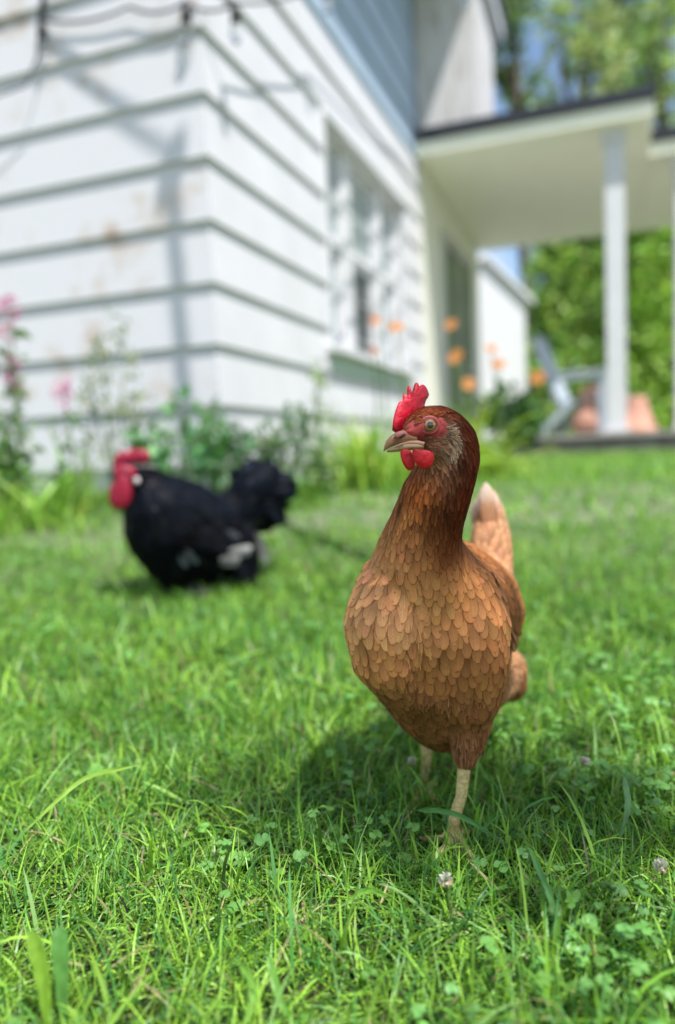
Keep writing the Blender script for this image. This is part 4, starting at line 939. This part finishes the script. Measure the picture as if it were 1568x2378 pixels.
    up = (Vector((0, 0, 1))-n*n.z).normalized(); sd_ = up.cross(n)
    m, N, L, b = newmat('bird_eye'); at = N.new('ShaderNodeAttribute'); at.attribute_name = 'tint'; L.new(at.outputs['Color'], b.inputs['Base Color']); b.inputs['Roughness'].default_value = .04; b.inputs['Coat Weight'].default_value = 1; b.inputs['Specular IOR Level'].default_value = .8
    eb = MB().ellipsoid(ec, (sd_*re, up*re, n*re), 32, 40)
    ang = np.repeat(np.linspace(0, math.pi, 41), 32); ec_ = np.zeros((len(ang), 3)); d_ = np.degrees(ang)
    ec_[:] = (.03, .02, .015); k = d_ < 48; ec_[k] = np.array((.30, .135, .028)); k = (d_ < 48) & (d_ > 41); ec_[k] = (.16, .09, .03); k = d_ < 23; ec_[k] = (.004, .004, .004)
    npmesh('eye', eb.v, eb.f, m, root, cols=ec_)
    def ring(rad, tube, name, col, off, parent, sq=.93):
        b = MB(); seg, ts = 32, 8
        for i in range(seg):
            a = 2*math.pi*i/seg; dirv = sd_*math.cos(a)+up*math.sin(a)*sq
            for j in range(ts):
                t = 2*math.pi*j/ts; b.v.append(tuple(ec+n*(off+tube*math.sin(t)*.8)+dirv*(rad+tube*math.cos(t))))
        for i in range(seg):
            for j in range(ts): b.f.append((i*ts+j, ((i+1) % seg)*ts+j, ((i+1) % seg)*ts+(j+1) % ts, i*ts+(j+1) % ts))
        return b.build(name, mat(name+'_skin', col, .5, .4, .15, 250, .2), parent, smooth=True)
    lid = ring(.0055, .0007, 'eyelid', (.18, .045, .04), re*.58, root); ring(.0070, .0013, 'eyelid_fold', (.36, .060, .055), re*.44, lid, .9)
    # legs
    m, N, L, b = newmat('scaly_leg'); tc = N.new('ShaderNodeTexCoord'); vo = N.new('ShaderNodeTexVoronoi'); vo.feature = 'DISTANCE_TO_EDGE'; mp = N.new('ShaderNodeMapping'); mp.inputs['Scale'].default_value = (150, 150, 230)
    L.new(tc.outputs['Object'], mp.inputs[0]); L.new(mp.outputs[0], vo.inputs['Vector']); vo.inputs['Scale'].default_value = 1
    r = N.new('ShaderNodeValToRGB'); r.color_ramp.elements[0].color = (.36, .25, .09, 1); r.color_ramp.elements[0].position = .0; r.color_ramp.elements[1].color = (.64, .49, .20, 1); r.color_ramp.elements[1].position = .07
    L.new(vo.outputs['Distance'], r.inputs[0]); L.new(r.outputs[0], b.inputs['Base Color']); b.inputs['Roughness'].default_value = .5
    bp = N.new('ShaderNodeBump'); bp.inputs['Strength'].default_value = .7; bp.inputs['Distance'].default_value = .0012; L.new(r.outputs[0], bp.inputs['Height']); L.new(bp.outputs[0], b.inputs['Normal'])
    claw = mat('horn_claw', (.45, .33, .2), .4, .5)
    def leg(top, mid, ankle, toes):
        b = MB().tube([top+Vector((0, .01, .03)), top, mid, ankle+Vector((0, 0, .010)), ankle], [.0085, .0063, .0052, .0056, .0072], 14)
        o = b.build('leg', m, root, smooth=True)
        for pts in toes:
            pts = [Vector(q) for q in pts]; t = MB(); full = [ankle]+pts; rs = [.0054, .0041, .0035, .0026][:len(full)]
            t.tube(full, rs, 10); t.build('toe', m, o, smooth=True)
            d = (pts[-1]-pts[-2]).normalized(); MB().tube([pts[-1]-d*.001, pts[-1]+d*.006+Vector((0, 0, .001)), pts[-1]+d*.011-Vector((0, 0, .003))], [.0024, .0017, .0004], 8).build('claw', claw, o, smooth=True)
    ak = P(1055, 1925, .652); G = lambda px, py, h=.008: ground_at(px, py, h-.004)
    leg(P(1079, 1772, .660), P(1071, 1850, .656), ak, [(G(1030, 1948, .014), G(1005, 1950, .012), G(985, 1948, .009)), (G(1040, 1965, .014), G(1018, 1985, .012), G(1003, 1992, .008)), (G(1072, 1960, .014), G(1090, 1985, .012), G(1103, 2000, .008)), (G(1078, 1935, .012), G(1096, 1928, .008))])
    ak = P(986, 1822, .772)
    leg(P(990, 1706, .772), P(991, 1765, .772), ak, [(G(968, 1835, .013), G(945, 1832, .011), G(925, 1826, .008)), (G(972, 1850, .013), G(960, 1868, .01), G(952, 1880, .008)), (G(1000, 1846, .013), G(1012, 1858, .01), G(1022, 1866, .008)), (G(1004, 1822, .012), G(1020, 1815, .008))])
hen()
# ------------------------------------------------------------------ the black rooster
def rooster():
    g0 = P(450, 1400, 1.83); root = empty('rooster', (g0.x, g0.y, float(zg(g0.x, g0.y)))); tag(root, 'black rooster with red comb and long red wattles standing out of focus at left', 'rooster')
    q = lambda px, py, Y, r: PR(px, py, Y, r)
    ch = [[q(283, 1098, 1.76, 22), q(300, 1096, 1.77, 32), q(325, 1112, 1.78, 38), q(348, 1142, 1.79, 56), q(372, 1185, 1.80, 84), q(388, 1228, 1.82, 100), q(412, 1285, 1.83, 82), q(424, 1335, 1.83, 46), q(430, 1368, 1.83, 24)],
          [q(380, 1175, 1.81, 78), q(430, 1185, 1.83, 74), q(480, 1215, 1.85, 72), q(530, 1240, 1.87, 58)], [q(420, 1250, 1.85, 100), q(480, 1265, 1.86, 92), q(540, 1270, 1.88, 62)],
          [q(490, 1200, 1.86, 52), q(518, 1198, 1.87, 50), q(548, 1185, 1.89, 52)], [q(525, 1225, 1.88, 52), q(562, 1185, 1.90, 54), q(592, 1140, 1.91, 54), q(612, 1116, 1.92, 42)], [q(560, 1215, 1.9, 48), q(600, 1180, 1.91, 48), q(628, 1160, 1.92, 36)], [q(600, 1200, 1.91, 36), q(635, 1195, 1.92, 24)],
          [q(555, 1275, 1.86, 46), q(572, 1325, 1.86, 30), q(568, 1380, 1.85, 20)], [q(480, 1300, 1.90, 70), q(470, 1345, 1.9, 34), q(462, 1378, 1.9, 20)]]
    me = body_mesh(ch, .008, 6)
    BK = (.0035, .004, .006); BL = (.005, .007, .012); WH = (.34, .34, .32)
    rows = []
    S1_, S2_, S3_ = (.035, .004, .008, .0015), (.05, .010, .017, .003), (.07, .012, .02, .006)
    for a in ((300, 1090, 1.75, (1, .2, -.4), BK, S1_), (340, 1140, 1.75, (.4, .1, -1), BL, S1_), (330, 1200, 1.76, (.2, 0, -1), BK, S1_), (420, 1110, 1.77, (1, .3, -.5), BL, S1_), (380, 1250, 1.72, (.5, .2, -1), BK, S2_), (460, 1230, 1.74, (1, .2, -.6), BK, S2_),
              (500, 1150, 1.82, (1, .2, -.3), BL, S1_), (520, 1250, 1.78, (1, .2, -.3), BK, S2_), (560, 1160, 1.85, (.4, .1, 1), BL, S3_), (610, 1110, 1.88, (.7, .1, .5), BL, S3_), (630, 1190, 1.88, (1, .1, -.5), BK, S3_), (430, 1350, 1.78, (.2, 0, -1), BK, S2_), (560, 1340, 1.82, (.1, 0, -1), BK, S2_), (500, 1330, 1.82, (.3, 0, -1), BK, S2_)):
        rows.append((P(*a[:3]), a[3], a[4], a[5]))
    gd = Guide(rows)
    V, F, c, u = plumage(me, gd, ncand=14000, seed=5, colvar=.3, liftk=1.6)
    # scattered pale flecks are single white feathers
    nf = len(V)//35; rr = np.random.default_rng(2)
    for i in range(nf):
        k = rr.random()
        pu = proj(V[i*35]); low = 1 if (pu[1] > 1240 and pu[0] > 400) else 0
        if k < .006+.07*low: c[i*35:(i+1)*35] = np.array((.10, .11, .12))*rr.uniform(.3, 1.2)
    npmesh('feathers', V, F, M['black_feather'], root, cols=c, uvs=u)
    cc = np.tile(np.array(BK, np.float32), (len(me.vertices), 1)); at = me.attributes.new('tint', 'FLOAT_COLOR', 'POINT'); at.data.foreach_set('color', np.concatenate([cc, np.ones((len(cc), 1))], 1).astype(np.float32).ravel())
    me.polygons.foreach_set('use_smooth', [True]*len(me.polygons))
    bvh = BVHTree.FromPolygons([v.co for v in me.vertices], [p.vertices for p in me.polygons])
    link('body', me, M['skin'], root)
    def on(px, py, off=0):
        d = ray(px, py).normalized(); h = bvh.ray_cast(CAM, d)
        return (h[0]+h[1]*off, h[1]) if h[0] is not None else (P(px, py, 1.84), Vector((0, -.1, .9)))
    lst = []                                                       # sickle tail feathers
    for i in range(16):
        t = i/15; b = P(568+10*random.random(), 1215-30*t, 1.88+.05*random.random()); d = Vector((.55+.5*(1-t), .1, .15+1.0*t))
        lst.append(vane(b-Vector((.012, 0, 0)), d, Vector((-.7*t-.1, -.5, .8)), random.uniform(.09, .125), .02, .55*t+.1, np.array(BL)*random.uniform(.6, 1.5), 10))
    for i in range(5):
        b = P(600+8*i, 1120, 1.9); lst.append(vane(b, (.8, 0, .2-.5*i/4), (.1, -1, .3), .07, .010, .5, np.array((.07, .07, .06))*random.uniform(.6, 1.4), 8))
    for i in range(46):
        a = random.uniform(-.9, 2.6); b = P(598+18*math.cos(a), 1150-22*math.sin(a), 1.90+random.uniform(-.03, .03)); d = Vector((math.cos(a), random.uniform(-.2, .2), math.sin(a)))
        lst.append(vane(b, d, Vector((random.gauss(0, .3), -1, random.gauss(0, .3))), random.uniform(.055, .085), .013, .3, np.array(BL)*random.uniform(.5, 1.8), 7))
    join_vanes('tail', lst, M['black_feather'], root)
    for xa, xb, ya, yb in ((545, 592, 1285, 1350),):
        lst = []
        for i in range(45):
            p, n = on(random.uniform(xa, xb), random.uniform(ya, yb), .002)
            if abs(n.y) < .3: continue
            lst.append(vane(p, Vector((random.gauss(.1, .2), 0, -1)), n, random.uniform(.018, .04), .005, -.02, np.array(BK)*random.uniform(.6, 3), 4))
        join_vanes('leg_fluff', lst, M['black_feather'], root)
    lst = []                                                       # wing bow and the white streaks of the flight feathers
    for i in range(12):
        t = i/11; p, n = on(400+100*t, 1255+18*t, .008); lst.append(vane(p, Vector((1, .1, -.30)), n, .09, .011, .12, np.array(BK)*random.uniform(.8, 1.8)))
    join_vanes('wing', lst, M['black_feather'], root)
    for (px, py, dx, dz, L_, k) in ((505, 1292, 1, .05, .045, .45), (522, 1276, 1, .12, .05, .8), (505, 1300, 1, -.02, .04, .3), (528, 1284, 1, .15, .04, .7), (578, 1240, .45, -1, .06, .3), (586, 1262, .3, -1, .055, .45), (458, 1345, .1, -1, .025, .3)):
        p, n = on(px, py, .022); join_vanes('white_wing_feather', [vane(p, Vector((dx, 0, dz)), Vector((.1, -1, .2)), L_*1.15, .0095, .05, np.array(WH)*k)], M['black_feather'], root)
    # comb, face, wattles
    ol = [(262, 1092), (262, 1070), (270, 1056), (280, 1052), (284, 1042), (294, 1052), (304, 1044), (310, 1038), (318, 1047), (328, 1040), (338, 1044), (348, 1050), (350, 1064), (342, 1076), (325, 1074), (312, 1080), (298, 1086), (280, 1096)]
    cb = plate([P(x, y, 1.765) for x, y in ol], .014, Vector((.1, -1, 0)), M['cockcomb'], 'comb', root, .5)
    c = P(290, 1100, 1.735); s = 1.74/FPX
    MB().ellipsoid(c, (Vector((28*s, 0, 0)), Vector((0, .016, 0)), Vector((0, 0, 22*s))), 16, 10).build('face', M['cockcomb'], root, smooth=True)
    for px, Y in ((283, 1.715), (276, 1.77)):
        MB().ellipsoid(P(px, 1142, Y), (Vector((24*s, 0, 0)), Vector((0, .008, 0)), Vector((.006, 0, 40*s))), 16, 12, lambda x, y, z: (x*(1-.2*z), y, z)).build('wattle', M['cockcomb'], root, smooth=True)
    MB().ellipsoid(P(318, 1116, 1.728), (Vector((7*s, 0, 0)), Vector((0, .005, 0)), Vector((0, 0, 8*s))), 12, 8).build('ear_lobe', mat('white_ear_lobe', (.7, .62, .6), .6, .3), root, smooth=True)
    lst = []
    for i in range(7): lst.append(vane(P(305+4*i, 1082, 1.735), (1, .1, -.05), (0, -1, .3), .034, .003, .1, np.array((.28, .25, .23))*random.uniform(.6, 1.1)))
    join_vanes('crest_feathers', lst, M['black_feather'], root)
    MB().tube([P(275, 1098, 1.735), P(262, 1100, 1.732), P(251, 1108, 1.73)], [.011, .008, .001], 10).build('beak', mat('dark_horn', (.05, .05, .055), .4, .5), root, smooth=True)
    MB().ellipsoid(P(290, 1094, 1.716), (Vector((.006, 0, 0)), Vector((0, .004, 0)), Vector((0, 0, .006))), 12, 8).build('eye', M['black'], root, smooth=True)
    for px, Y in ((455, 1.83), (505, 1.92)):
        t = P(px, 1385, Y); g = Vector((t.x, t.y-.01, float(zg(t.x, t.y))+.01))
        o = MB().tube([t+Vector((0, 0, .03)), t, g], [.012, .008, .009], 10).build('leg', mat('slate_leg', (.12, .12, .12), .6, .4), root, smooth=True)
        for a in (2.6, 3.3, 4.0, .2):
            e = g+Vector((math.cos(a)*.05, math.sin(a)*.05, -.004)); MB().tube([g, g.lerp(e, .5), e], [.007, .006, .002], 8).build('toe', M['pole'], o, smooth=True)
rooster()
